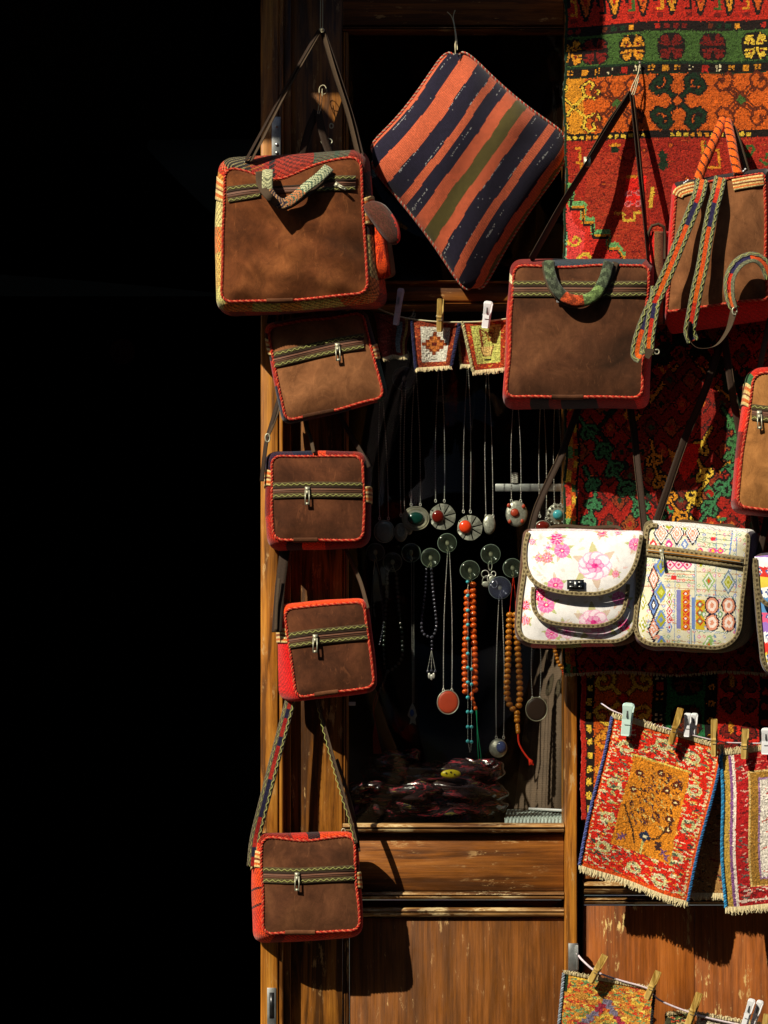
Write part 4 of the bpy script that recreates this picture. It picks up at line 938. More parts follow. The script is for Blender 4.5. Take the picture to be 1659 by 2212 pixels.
def rose(cv, x, y, r):
    for k in range(6): leaf_(cv, x, y, k*1.05+.4, r*1.55, r*.28, [c(196, 190, 140), c(214, 190, 170)][k % 2])
    for k in range(9): a = k*.7; cv.ell(x+math.cos(a)*r*.6, y+math.sin(a)*r*.5, r*.48, r*.42, PK[2]); cv.ell(x+math.cos(a)*r*.66, y+math.sin(a)*r*.56, r*.38, r*.3, c(250, 226, 236))
    for k in range(6): a = k*1.05; cv.ell(x+math.cos(a)*r*.3, y+math.sin(a)*r*.25, r*.3, r*.22, PK[1]); cv.ell(x+math.cos(a)*r*.34, y+math.sin(a)*r*.3, r*.2, r*.14, PK[2])
    cv.ell(x, y, r*.2, r*.16, PK[0]); cv.ell(x+2, y-1, r*.08, r*.08, PK[3])
def bloom(cv, x, y, r, col=None):
    col = col or PK[3]
    for k in range(5): leaf_(cv, x, y, k*1.3+.7, r*1.7, r*.25, [c(186, 190, 130), c(226, 190, 170)][k % 2])
    cv.ell(x, y, r, r*.95, PK[1] if col is PK[3] else col)
    for k in range(9): a = k*.7; cv.line([(x, y), (x+math.cos(a)*r, y+math.sin(a)*r)], 1.8, PK[2])
    cv.ell(x, y, r*.35, r*.3, PK[0]); cv.ell(x, y, r*.14, r*.14, c(250, 230, 200))
WH = c(236, 232, 230)
cf = Canvas(1105, 1130, 1400, 1420, 1.3, WH)
for _ in range(90):
    x, y = random.uniform(1110, 1395), random.uniform(1135, 1415); a = random.uniform(0, 6.28)
    leaf_(cf, x, y, a, random.uniform(8, 18), random.uniform(2, 4), random.choice([c(236, 214, 204), c(228, 222, 196), c(240, 206, 200), c(226, 214, 196)]))
for (x, y, r) in ((1285, 1222, 34), (1290, 1352, 30), (1185, 1215-32, 9), (1225, 1345+20, 16)): rose(cf, x, y, r)
for (x, y, r) in ((1203, 1165, 15), (1214, 1189, 17), (1200, 1264, 17), (1172, 1292, 16), (1188, 1315, 18), (1347, 1350, 14), (1192, 1368, 14), (1372, 1176, 14), (1345, 1300, 15), (1134, 1308, 11), (1165, 1205, 9), (1182, 1205, 12), (1135, 1340, 10), (1330, 1240, 8), (1150, 1170, 7), (1300, 1150, 11), (1335, 1148, 8)):
    bloom(cf, x, y, r, None if r > 12 else c(232, 130, 120))
bloom(cf, 1172, 1292, 14, c(224, 30, 100)); bloom(cf, 1203, 1165, 12, c(224, 40, 120)); bloom(cf, 1134, 1308, 10, c(214, 50, 40)); bloom(cf, 1347, 1352, 12, c(220, 50, 90))
cf.a *= rng.uniform(.95, 1.05, cf.a.shape[:2]+(1,))
sat1 = thing('satchel', 'white satchel with pink rose print and black clasp', 'bag', W(1250, 1390, -.12), 'printed canvas satchels')
L9 = rquad([(1138, 1150), (1386, 1154), (1372, 1386), (1112, 1390)], [14, 14, 52, 46], 64, 18)
F9 = Face(L9, -.125, -.135, .012, .0015, 71); F9.mesh('front_panel', M['print'], sat1, 90, lambda u, v: cf.sample(u, v))
gusset(sat1, F9, rquad([(1136, 1146), (1392, 1150), (1392, 1390), (1116, 1400)], [14, 14, 56, 50], 64, 18), -.04, -.05, [(0, c(214, 196, 196)), (.24, c(90, 60, 40)), (.5, c(190, 90, 90)), (.58, c(120, 130, 70)), (.64, c(200, 110, 110)), (.7, c(90, 60, 44))], 5, .008, tw=.2)
n9 = len(L9)
F9.strip('binding', np.vstack([L9[int(.24*n9):], L9[:2]])*.985+F9.c*.015, 9, .003, M['kilim'], sat1, braid, 4, 1.5)
pkt = catmull([(1152, 1262), (1151, 1300), (1160, 1328), (1188, 1345), (1240, 1352), (1292, 1353), (1326, 1342), (1345, 1322), (1354, 1290), (1357, 1255), (1310, 1250), (1240, 1250), (1190, 1252), (1152, 1262)], 16)[:-1]
FP = Face(pkt, -.143, -.150, .008, .001, 73); FP.mesh('front_pocket', M['print'], sat1, 60, lambda u, v: cf.sample(u+8, v-6+14), solid=.002)
FP.strip('pocket_binding', [(1152, 1268), (1151, 1300), (1160, 1327), (1188, 1344), (1240, 1351), (1292, 1352), (1326, 1341), (1345, 1321), (1354, 1290), (1357, 1262)], 9, .003, M['kilim'], sat1, braid, 4, 1.5)
flp = catmull([(1142, 1147), (1134, 1180), (1134, 1222), (1150, 1254), (1178, 1271), (1220, 1281), (1265, 1284), (1300, 1282), (1335, 1268), (1360, 1244), (1376, 1210), (1388, 1153), (1330, 1149), (1240, 1147), (1142, 1147)], 18)[:-1]
FF = Face(flp, -.130, -.168, .010, .0012, 77); FF.mesh('flap', M['print'], sat1, 90, lambda u, v: cf.sample(u, v), solid=.003)
FF.strip('flap_binding', [(1141, 1150), (1134, 1180), (1135, 1222), (1151, 1253), (1178, 1270), (1220, 1280), (1265, 1283), (1300, 1281), (1335, 1267), (1359, 1243), (1375, 1210), (1386, 1156)], 9.5, .003, M['kilim'], sat1, braid, 4, 1.5)
V, F = boxW(-.0175, .0175, -.003, 0, -.010, .010); cl = mk('clasp', V+FF.pt(1243, 1263, .004), F, M['blackpl'], sat1, smooth=False)
A = Acc()
for bx_ in ((-.013, -.005, -.0042, -.003, .003, .006), (-.013, -.005, -.0042, -.003, -.006, -.003), (.005, .013, -.0042, -.003, .003, .006), (.005, .013, -.0042, -.003, -.006, -.003), (-.003, .003, -.008, -.003, -.006, .006)):
    V, F = boxW(*bx_); A.add(V+FF.pt(1243, 1263, .004), F)
A.build('clasp_bar', M['steel'], cl, smooth=False)
ribbon('carry_handle', [(1182, 1150, -.10), (1192, 1140, -.09), (1225, 1137, -.085), (1270, 1141, -.085), (1330, 1139, -.085), (1344, 1150, -.10)], .007, M['strapg'], sat1, None, 3, twist=20, thick=.003)
for q in ([(1147, 1148, -.09), (1160, 1100, -.085), (1186, 1040, -.075), (1212, 985, -.065), (1232, 930, -.05), (1255, 870, -.045), (1310, 740, -.03)], [(1393, 1150, -.09), (1388, 1100, -.085), (1378, 1010, -.07), (1368, 920, -.05), (1350, 830, -.04), (1314, 740, -.03)]):
    o = ribbon('shoulder_strap', q, .015, M['strap'], sat1, None, 3, twist=25); onribbon(q, -.0072, 0, .01, .0009, M['strapg'], o, 'strap_edge', .001)

ck = Canvas(1360, 1125, 1650, 1420, 1.3, c(230, 224, 196))
def diam(cv, x, y, rx, ry, cols):
    for k, cc in enumerate(cols): f_ = 1-k/len(cols); cv.poly([(x-rx*f_, y), (x, y-ry*f_), (x+rx*f_, y), (x, y+ry*f_)], cc)
LBL = c(110, 140, 200); OLV = c(170, 170, 40); SAL = c(226, 150, 120); DK = c(40, 30, 50)
for y in range(1128, 1420, 11):
    for x in range(1362, 1650, 11):
        k_ = (x*7+y*13) % 9
        if k_ < 6: diam(ck, x+5, y+5, 4.4, 4.4, [[c(226, 150, 130), c(150, 180, 150), c(150, 160, 210), c(216, 200, 120), c(226, 140, 170), c(170, 190, 120)][k_], WH])
for x in range(1372, 1640, 44): ck.line([(x, 1128), (x-4, 1410)], 1.6, c(130, 150, 190))
for y in range(1226, 1410, 38): ck.line([(1366, y), (1640, y+18)], 1.6, c(190, 150, 120))
for i, x in enumerate((1428, 1462, 1496)): diam(ck, x, 1152, 17, 28, [DK, WH, SAL, WH, SAL, c(240, 210, 190)])
for x in (1411, 1445, 1479): diam(ck, x, 1130, 12, 16, [OLV, c(220, 220, 150)]); diam(ck, x, 1176, 9, 12, [[LBL, c(220, 60, 60), PK[0]][int(x) % 3], WH])
for y in (1150, 1160, 1170, 1180): ck.line([(1512, y), (1580, y+8)], 1.5, c(120, 140, 120))
ck.rect(1535, 1160, 1546, 1168, c(220, 50, 60)); ck.line([(1582, 1150), (1576, 1200)], 3, LBL)
for x in (1512, 1540, 1556): diam(ck, x, 1190, 9, 8, [PK[0], c(240, 200, 60)])
# below the zip
for y in (1240, 1300, 1360, 1400): pass
for i, y in enumerate((1250, 1307, 1360)): diam(ck, 1412, y, 13, 30, [DK, SAL, WH, SAL, WH] if i != 1 else [DK, LBL, DK, WH])
for i, y in enumerate((1220, 1275, 1335, 1390)): diam(ck, 1398+30, y+4, 15, 24, [LBL, OLV, c(210, 210, 90)] if i % 2 else [LBL, OLV, LBL])
for i, y in enumerate((1235, 1300, 1350)): diam(ck, 1389, y, 8, 18, [OLV, WH, OLV]); diam(ck, 1373, y+10, 6, 12, [DK, WH])
for k, y in enumerate(range(1232, 1262, 6)): ck.line([(1436, y), (1500, y+4)], 1.4, [c(120, 150, 130), c(226, 120, 90)][k % 2])
ck.rect(1450, 1243, 1462, 1252, c(220, 50, 50)); ck.rect(1443, 1208, 1500, 1232, c(240, 236, 226))
for x in (1448, 1466, 1484): diam(ck, x, 1220, 12, 12, [PK[0], c(250, 220, 230), c(200, 60, 70)])
ck.rect(1438, 1272, 1452, 1358, WH)
for y in (1285, 1300, 1320, 1338, 1355): diam(ck, 1446, y, 7, 12, [[c(210, 40, 40), OLV, LBL][int(y) % 3], WH, c(190, 50, 60)])
ck.rect(1462, 1275, 1470, 1358, c(130, 130, 190)); ck.rect(1470, 1275, 1490, 1362, c(206, 60, 40)); ck.rect(1471, 1275, 1476, 1362, c(200, 170, 40))
for y in range(1282, 1360, 18): diam(ck, 1481, y, 10, 9, [c(230, 150, 40), c(200, 30, 30), WH])
ck.rect(1494, 1290, 1501, 1360, LBL); ck.rect(1503, 1295, 1522, 1360, c(214, 180, 40))
for y in (1306, 1324, 1342): diam(ck, 1512, y, 9, 10, [c(200, 40, 40), c(120, 150, 80), WH])
for x in (1538, 1574):
    for y in (1308, 1345): ck.ell(x, y, 16, 20, DK); ck.ell(x, y, 13, 17, SAL); ck.ell(x, y, 9, 12, c(244, 226, 214)); ck.ell(x, y, 4, 6, SAL)
    diam(ck, x-18, 1327, 6, 9, [c(120, 160, 110), WH])
for x0, y0, x1, y1 in ((1502, 1214, 1588, 1285), (1492, 1360, 1570, 1398)):
    for a, b in (((x0, y0), (x1, y0+8)), ((x0, y1), (x1, y1+6)), ((x0, y0), (x0, y1))): ck.line([a, b], 3.5, c(120, 150, 150)); ck.line([a, b], 1.5, WH)
for (x, y) in ((1531, 1255), (1532, 1392)): diam(ck, x, y, 14, 22, [c(150, 190, 120), WH, c(150, 180, 100), c(220, 90, 40)])
diam(ck, 1573, 1258, 16, 27, [c(110, 130, 150), c(200, 210, 210), OLV, c(220, 220, 140), OLV])
for x in (1514, 1555): diam(ck, x, 1218, 5, 8, [OLV, OLV])
ck.a *= rng.uniform(.94, 1.06, ck.a.shape[:2]+(1,))
sat2 = thing('satchel', 'white satchel with colourful geometric diamond print and front zip', 'bag', W(1490, 1404, -.12), 'printed canvas satchels')
L10 = rquad([(1396, 1132), (1618, 1150), (1596, 1404), (1366, 1392)], [18, 16, 60, 54], 64, 18)
F10 = Face(L10, -.125, -.135, .016, .0012, 81); F10.mesh('front_panel', M['print'], sat2, 90, lambda u, v: ck.sample(u, v))
gusset(sat2, F10, rquad([(1400, 1126), (1642, 1152), (1628, 1402), (1380, 1404)], [18, 16, 62, 56], 64, 18), -.035, -.045, [(0, c(214, 210, 204)), (.22, c(60, 46, 60)), (.3, c(70, 40, 40)), (.38, c(80, 70, 40)), (.5, c(100, 76, 46)), (.6, c(110, 80, 80)), (.75, c(100, 88, 60))], 6, .009, tw=.3)
n10 = len(L10); F10.strip('binding', np.vstack([L10[int(.22*n10):], L10[:3]])*.985+F10.c*.015, 9.5, .003, M['kilim'], sat2, braid, 4, 1.5)
zz = [(1396, 1188), (1450, 1195), (1520, 1204), (1606, 1216)]
F10.strip('zip_band', zz, 26, .0025, M['kilim'], sat2, braid, 5, 1.5); F10.strip('zip_tape', [(1400, 1189), (1450, 1195), (1520, 1204), (1600, 1215)], 7, .005, plain('mustard zip tape', c(168, 112, 34), .7), sat2); F10.tube('zip_teeth', zz, .001, .0066, M['nickel'], sat2)
puller(sat2, F10, 1429, 1192, 34, 6, 4)
ribbon('carry_handle', [(1462, 1138, -.09), (1472, 1127, -.085), (1500, 1130, -.08), (1540, 1137, -.08), (1580, 1137, -.08), (1590, 1150, -.09)], .008, M['strapg'], sat2, None, 3, twist=20, thick=.003)
for q in ([(1417, 1128, -.09), (1440, 1060, -.08), (1480, 945, -.06), (1520, 850, -.05), (1560, 730, -.03)], [(1634, 1152, -.09), (1620, 1060, -.08), (1600, 950, -.06), (1580, 840, -.05), (1564, 730, -.03)]):
    o = ribbon('shoulder_strap', q, .016, M['strap'], sat2, None, 3, twist=-15); onribbon(q, .0078, 0, .01, .0009, M['strapg'], o, 'strap_edge', .001)

cs = Canvas(1620, 1190, 1860, 1480, 1.5, WH)
for i, y in enumerate(range(1190, 1480, 22)): cs.rect(1600, y, 1900, y+22, [c(150, 110, 190), WH, c(206, 50, 40), c(214, 190, 70), WH, c(90, 140, 190), c(220, 90, 130)][i % 7])
for y in range(1200, 1480, 44):
    for x in range(1640, 1860, 22): diam(cs, x, y, 9, 9, [c(60, 90, 150), WH, c(210, 60, 60)])
sat3 = thing('satchel', 'purple and red striped satchel half outside the right edge', 'bag', W(1730, 1450, -.12), 'printed canvas satchels')
F11 = Face(rquad([(1628, 1204), (1830, 1190), (1840, 1460), (1648, 1462)], [20, 16, 50, 50], 40, 12), -.125, -.135, .014, .001, 91); F11.mesh('front_panel', M['print'], sat3, 50, lambda u, v: cs.sample(u, v))
gusset(sat3, F11, rquad([(1634, 1198), (1840, 1186), (1850, 1470), (1652, 1472)], [20, 16, 50, 50], 40, 12), -.04, -.05, [(0, c(60, 50, 60)), (.5, c(80, 60, 60))], 9, .007, tw=.3)
nn = len(F11.L); F11.strip('binding', np.vstack([F11.L[int(.5*nn):], F11.L[:2]])*.99+F11.c*.01, 10, .003, M['kilim'], sat3, braid_dark, 4, 1.5)
FF3 = Face(catmull([(1630, 1202), (1634, 1240), (1640, 1290), (1670, 1312), (1730, 1320), (1830, 1318), (1832, 1190), (1700, 1196), (1630, 1202)], 10)[:-1], -.135, -.16, .008, .001, 93); FF3.mesh('flap', M['print'], sat3, 40, lambda u, v: cs.sample(u, v+9), solid=.003)
FF3.strip('flap_binding', [(1631, 1206), (1634, 1240), (1641, 1288), (1670, 1311), (1730, 1319), (1828, 1317)], 10, .003, M['kilim'], sat3, braid_dark, 4, 1.5)
for q in ([(1640, 1200, -.09), (1660, 1100, -.08), (1690, 950, -.05)],): ribbon('shoulder_strap', q, .014, M['strap'], sat3)

# ------------------------------------------------------------------ striped cushion
cu = thing('cushion', 'navy and coral striped cushion hanging by its corner, with one olive stripe', 'cushion', W(1000, 640, .0))
T_, R_, B_, L_ = map(np.array, ((981., 82.), (1254., 306.), (1026., 672.), (772., 331.)))
NV = c(34, 30, 48); COR = c(206, 98, 64); OL = c(92, 82, 42)
edg = [(0, COR), (.018, NV), (.105, COR), (.215, NV), (.32, COR), (.368, NV), (.452, COR), (.53, OL), (.61, COR), (.675, NV), (.78, COR), (.832, NV), (.935, COR), (.985, OL)]
n = 170; s = np.linspace(0, 1, n+1); SS, TT = np.meshgrid(s, s)
def cmap(SS, TT):
    inx = .040*np.sin(math.pi*TT)*(1-2*SS)*(.6+.8*TT); iny = .040*np.sin(math.pi*SS)*(1-2*TT)
    a = SS+inx; b = TT+iny
    # soften the corners
    cr = .13*((np.abs(2*SS-1)**8)*(np.abs(2*TT-1)**8)); a = a+(.5-a)*cr*1.6; b = b+(.5-b)*cr*1.6
    b2 = b[..., None]; a2 = a[..., None]
    return (T_*(1-a2)+R_*a2)*(1-b2)+(L_*(1-a2)+B_*a2)*b2
PX = cmap(SS, TT); th = .048*((1-np.abs(2*SS-1)**2.6)*(1-np.abs(2*TT-1)**2.6))**.55
wv = .0022*np.sin(SS*9+TT*4)+.0016*np.sin(SS*21-TT*6)+.003*np.exp(-((TT-.12)/.1)**2)*np.sin(SS*18)
YD = .055*SS**1.5
YF = -.030+YD-th+wv*(th > .005)
s2 = (s[:-1]+s[1:])/2; S2, T2 = np.meshgrid(s2, s2)
sw = S2+.003*np.sin(T2*11)+.003*np.sin(T2*23+S2*9)+.006*np.sin(T2*3)*(S2-.5)
idx = np.clip(np.searchsorted([a for a, _ in edg], sw, side='right')-1, 0, len(edg)-1)
img = np.array([cc for _, cc in edg])[idx]*rng.uniform(.8, 1.15, sw.shape+(1,))
fle = (rng.random(sw.shape) < .002+.42*((np.abs(np.sin(S2*34+.5*np.sin(T2*3))) > .992) & (np.sin(T2*13+np.floor(S2*11)*2.1) > .1))) & (img[..., 2] > .022) & (img[..., 0] < .1); img[fle] = c(150, 150, 150)
img *= np.where((np.arange(n)[:, None]+0*np.arange(n)[None]) % 2 == 0, 1.0, .8)[..., None]
sheet('cover', W(PX[..., 0], PX[..., 1], YF), M['kilim2'], cu, img)
YB = -.03+YD+th*.35
sheet('back_cover', W(PX[..., 0], PX[..., 1], YB)[:, ::-1], M['kilim'], cu, (np.ones_like(img)*np.array(OL)*.8))
ed = np.vstack([PX[0], PX[1:, -1], PX[-1, ::-1][1:], PX[::-1, 0][1:-1]])
rope('edge_piping', W(ed[:, 0], ed[:, 1], -.034+np.concatenate([YD[0], YD[1:, -1], YD[-1, ::-1][1:], YD[::-1, 0][1:-1]])), M['yarn'], cu, True, [c(190, 60, 40), c(180, 160, 140)], .0016, .010)
string('hanging_string', 'frayed pale string from which the striped cushion hangs', [[(984, 112, -.045), (984, 80, -.02), (980, 50, .02), (974, 34, .03), (966, 26, .025)], [(988, 108, -.04), (986, 80, -.015), (981, 52, .02), (979, 36, .03), (983, 22, .03)], [(984, 116, -.05), (983, 96, -.05), (986, 90, -.03)]], r=.0011)

# ------------------------------------------------------------------ pegged mats, lines and clothespins
def mat_thing(name, label, cv, q, Y0, group, Yb=None, curl=.006, fringe=True, topc=None, sag=0, edge=None, wob=0):
    q = np.array(q, float); h, w_ = cv.a.shape[:2]; s = np.linspace(0, 1, w_+1); t = np.linspace(0, 1, h+1); Sx, Tx = np.meshgrid(s, t)
    P = (q[0]*(1-Sx[..., None])+q[1]*Sx[..., None])*(1-Tx[..., None])+(q[3]*(1-Sx[..., None])+q[2]*Sx[..., None])*Tx[..., None]
    P[..., 1] += sag*np.sin(math.pi*Sx)*(1-Tx)+wob*np.sin(Sx*9+1)*Tx; P[..., 0] += wob*np.sin(Tx*7)
    Yb = Y0 if Yb is None else Yb
    Y = Y0+(Yb-Y0)*Tx-curl*np.sin(Sx*7+Tx*2)*(.3+Tx)-curl*.6*np.cos(Sx*3-1)*Tx+rng.normal(0, .0006, Sx.shape)
    o = thing(name, label, 'mat', W(*q[2], Yb), group)
    sheet('woven_field', W(P[..., 0], P[..., 1], Y), M['wool'], o, cv.a, solid=.004)
    def tufts(row, d, nm, L=10, colr='cream'):
        A = Acc(); e = P[row]; m = int(np.linalg.norm(e[-1]-e[0])/1.3); dn = (q[3]-q[0])/np.linalg.norm(q[3]-q[0])*d
        for k in np.linspace(0, w_, m):
            i = min(w_-1, int(k)); f_ = k-i; p = e[i]*(1-f_)+e[i+1]*f_; y = Y[row, i]
            l = L*random.uniform(.55, 1.2); pts = W(*np.array([(*(p-dn*2), y-.001), (*(p+dn*l*.5+[random.uniform(-1, 1), 0]), y-.003), (*(p+dn*l+[random.uniform(-4, 4), 0]), y-.001-random.uniform(0, .005))]).T)
            V, F = tubeVF(pts, np.array([.0013, .0013, .0006])*random.uniform(.7, 1.3), 4); A.add(V, F)
        A.build(nm, M[colr], o, kind='stuff')
    if fringe: tufts(-1, 1, 'fringe', fringe if fringe > 1 else 9)
    if topc: tufts(0, -1, 'top_fringe', topc)
    if edge:
        for col_, cc in ((0, edge[0]), (-1, edge[1])):
            if cc is not None: rope('selvedge', W(P[:, col_, 0], P[:, col_, 1], Y[:, col_]-.001), M['yarn'], o, False, [cc, tuple(np.array(cc)*.6)], .002, .012)
    return o
def flecks(cv, x0, y0, x1, y1, n, cols, l=(5, 14), ang=.15, wd=2.6):
    for _ in range(n):
        x, y = random.uniform(x0, x1), random.uniform(y0, y1); a = ang+random.uniform(-.5, .5); L = random.uniform(*l)
        cv.line([(x, y), (x+L*math.cos(a), y+L*math.sin(a))], random.uniform(.7, 1.3)*wd, random.choice(cols))
# top row: three small mats before the glass
TOPG = 'small mats pegged on the line before the glass'
ca = Canvas(0, 0, 78, 90, 1.6, c(140, 62, 46)); flecks(ca, 0, 0, 78, 90, 40, [c(170, 90, 70), c(110, 44, 36)], (10, 30), 0); ca.rect(46, 10, 60, 80, c(150, 168, 162)); ca.rect(66, 0, 72, 90, c(190, 150, 80)); ca.rect(72, 0, 78, 90, c(110, 40, 24))
mat_thing('small_mat', 'shaded crumpled reddish mat, leftmost on the line before the glass', ca, [(806, 674), (888, 690), (878, 768), (826, 772)], -.020, TOPG, -.026, .008, 8, wob=2)
cb = Canvas(0, 0, 100, 104, 1.5, c(126, 48, 24)); flecks(cb, 0, 0, 100, 104, 160, [c(190, 110, 60), c(90, 30, 20), c(160, 70, 30)], (3, 7), 0, 2); cb.rect(0, 0, 5, 104, c(34, 34, 64)); cb.rect(94, 0, 100, 104, c(34, 34, 64))
cb.rect(18, 12, 82, 90, c(190, 186, 170)); 
for k in range(7): w_ = 30-abs(k-3)*8.5; cb.rect(50-w_, 26+k*7, 50+w_, 33+k*7, c(120, 52, 20))
for k in range(5): w_ = 19-abs(k-2)*7; cb.rect(50-w_, 33+k*7, 50+w_, 40+k*7, c(180, 104, 44))
cb.rect(44, 47, 56, 54, c(100, 30, 18)); cb.rect(46, 22, 54, 26, c(120, 52, 20)); cb.rect(42, 84, 58, 86, BLK)
mat_thing('small_mat', 'small mat with brown stepped diamond on white, in the middle before the glass', cb, [(889, 692), (994, 698), (975, 792), (898, 797)], -.034, TOPG, -.042, .004, 7, edge=(c(34, 34, 70), c(34, 34, 70)))
cc_ = Canvas(0, 0, 100, 106, 1.5, c(150, 48, 20)); flecks(cc_, 0, 0, 100, 106, 160, [c(200, 150, 60), c(110, 34, 20), c(190, 90, 34)], (3, 7), 0, 2); cc_.rect(16, 10, 84, 92, c(178, 178, 92))
for y in range(10, 92, 4): cc_.line([(16, y), (84, y)], .8, c(150, 150, 70))
flecks(cc_, 30, 14, 68, 50, 34, [c(96, 50, 20), c(120, 70, 30), c(160, 120, 50)], (3, 9), .6, 2.4); cc_.line([(36, 20), (38, 60)], 5, c(110, 50, 22)); cc_.poly([(32, 56), (66, 56), (58, 76), (40, 76)], c(200, 170, 100)); cc_.line([(32, 56), (38, 76), (58, 76), (66, 54)], 2.4, c(100, 50, 20)); cc_.line([(40, 84), (58, 84)], 2, BLK)
mat_thing('small_mat', 'small mat with a brown vase on yellow green, rightmost before the glass', cc_, [(999, 696), (1098, 690), (1092, 796), (1022, 803)], -.044, TOPG, -.052, .004, 8, edge=(c(190, 180, 130), c(190, 120, 70)))
cd = Canvas(0, 0, 34, 96, 1.6, c(126, 40, 22)); cd.rect(0, 0, 5, 96, c(190, 160, 100)); flecks(cd, 0, 0, 34, 96, 30, [c(190, 120, 60)], (3, 6))
mat_thing('small_mat', 'edge of a small red mat tucked behind the yellow green vase mat', cd, [(984, 698), (1024, 698), (1026, 790), (994, 789)], -.024, TOPG, -.028, .002, 8)
def line_(label, pts, r=.0016, mat='linewhite'):
    p = resample(catmull(W(*np.array(pts, float).T)), .004); return tag(tube('clothesline', p, r, M[mat], None, 6), label, 'clothesline')
line_('thin cord with three pegs strung before the glass under the cushion', [(795, 655, -.02), (820, 668, -.024), (853, 681, -.027), (893, 690, -.034), (945, 695, -.038), (993, 696, -.044), (1050, 694, -.050), (1115, 686, -.052)], .0017, 'string')
# mid row
cD = Canvas(0, 0, 250, 360, 2.2, c(204, 34, 16))
flecks(cD, 6, 4, 244, 356, 1250, [c(214, 200, 160), c(206, 190, 150), c(200, 40, 20), c(204, 36, 18), c(96, 110, 84), c(214, 150, 60), c(60, 60, 50), c(190, 184, 110)], (4, 13), .12, 3)
for x0, y0, x1, y1 in ((0, 0, 9, 360), (241, 0, 250, 360), (0, 350, 250, 360), (0, 0, 250, 8)): cD.rect(x0, y0, x1, y1, c(214, 80, 22))
for k in range(0, 360, 9): cD.rect(8, k, 14, k+4, c(220, 200, 150)); cD.rect(236, k, 242, k+4, c(220, 190, 140))
for (x, y) in ((42, 60), (36, 150), (40, 230), (44, 300), (120, 30), (190, 40), (210, 110), (216, 190), (206, 270), (120, 326), (180, 330)): cD.ell(x, y, 17, 13, c(196, 190, 130)); cD.ell(x, y, 9, 6, c(200, 60, 30)); flecks(cD, x-22, y-16, x+12, y+16, 12, [c(216, 204, 166), c(80, 90, 70)], (5, 12))
cD.poly([(64, 74), (190, 74), (196, 288), (60, 288)], c(206, 126, 28)); cD.line([(60, 72), (192, 72)], 5, c(214, 190, 90))
flecks(cD, 76, 90, 180, 220, 230, [c(110, 52, 20), c(206, 176, 96), c(70, 30, 16), c(180, 120, 50), c(60, 40, 60)], (4, 9), .7, 2.4)
for (x, y) in ((84, 110), (130, 96), (168, 110), (176, 150), (80, 150), (172, 190), (176, 214), (150, 130)): cD.ell(x, y, 9, 8, c(92, 34, 16)); cD.ell(x, y, 3.4, 3, c(220, 200, 140))
cD.line([(70, 190), (100, 240), (110, 268)], 4, c(70, 44, 24)); cD.line([(182, 190), (160, 240), (140, 250)], 4, c(70, 44, 24)); cD.line([(128, 236), (128, 286)], 5, c(196, 190, 110))
cD.poly([(116, 246), (130, 232), (144, 246), (130, 262)], c(34, 44, 70)); cD.ell(130, 247, 4, 4, CRM); cD.poly([(154, 250), (168, 246), (170, 266), (158, 268)], c(60, 34, 30))
for x, y in ((76, 268), (84, 262), (176, 268), (184, 276)): cD.line([(x-5, y-6), (x+5, y+6)], 3, c(110, 70, 110)); cD.line([(x+5, y-6), (x-5, y+6)], 3, c(110, 70, 110))
cD.finish(.16, .8, .05)
MIDG = 'mats pegged on the middle line'
mat_thing('prayer_mat', 'red bordered mat with orange centre, tilted under the mint clothespin', cD, [(1322, 1548), (1562, 1618), (1484, 1950), (1250, 1868)], -.062, MIDG, -.078, .006, 13, 11, edge=(c(80, 90, 150), c(40, 100, 150)), wob=2)
cE = Canvas(0, 0, 250, 340, 2.2, c(172, 24, 26))
cE.rect(0, 0, 5, 340, c(60, 150, 190)); cE.rect(5, 0, 17, 340, c(176, 140, 60)); cE.rect(17, 0, 24, 340, c(130, 80, 130)); cE.rect(24, 0, 31, 340, c(224, 206, 190)); cE.rect(0, 0, 250, 5, c(214, 190, 150))
flecks(cE, 32, 8, 60, 332, 90, [c(110, 16, 20), c(206, 60, 50), c(90, 90, 80), c(220, 160, 140)], (6, 16), 0, 2.4); flecks(cE, 32, 8, 250, 44, 60, [c(120, 18, 20), c(220, 120, 100)], (6, 16), 0, 2.4); flecks(cE, 32, 300, 250, 334, 80, [c(220, 120, 100), c(110, 16, 20), c(230, 200, 180)], (8, 20), 0, 2.4)
cE.rect(60, 44, 250, 300, c(214, 180, 110)); cE.rect(64, 48, 250, 296, c(160, 116, 44)); cE.rect(82, 62, 250, 284, c(150, 110, 150)); cE.rect(86, 66, 250, 280, c(226, 216, 202)); flecks(cE, 90, 70, 245, 276, 120, [c(206, 90, 70), c(200, 60, 50)], (8, 26), .05, 2)
cE.rect(31, 326, 250, 330, c(230, 200, 180)); cE.finish(.12, .6, .04)
mat_thing('prayer_mat', 'crimson mat with gold framed white centre, at the right edge', cE, [(1556, 1630), (1790, 1600), (1810, 1955), (1566, 1958)], -.064, MIDG, -.078, .008, 15, 12, edge=(c(50, 140, 190), None), wob=3)
cF = Canvas(0, 0, 170, 340, 3, c(150, 110, 60)); flecks(cF, 0, 0, 170, 340, 300, [c(120, 40, 30), c(60, 60, 50), c(200, 170, 110)])
mat_thing('prayer_mat', 'brownish mat hidden behind the two pegged mats, only its fringe showing', cF, [(1420, 1606), (1600, 1620), (1600, 1932), (1462, 1930)], -.03, MIDG, -.035, .003, 14)
line_('white line with six pegs holding the middle mats', [(1298, 1519, -.04), (1330, 1538, -.060), (1400, 1562, -.064), (1480, 1584, -.066), (1556, 1602, -.066), (1604, 1605, -.066), (1660, 1605, -.066), (1780, 1596, -.06), (1900, 1580, -.04)])
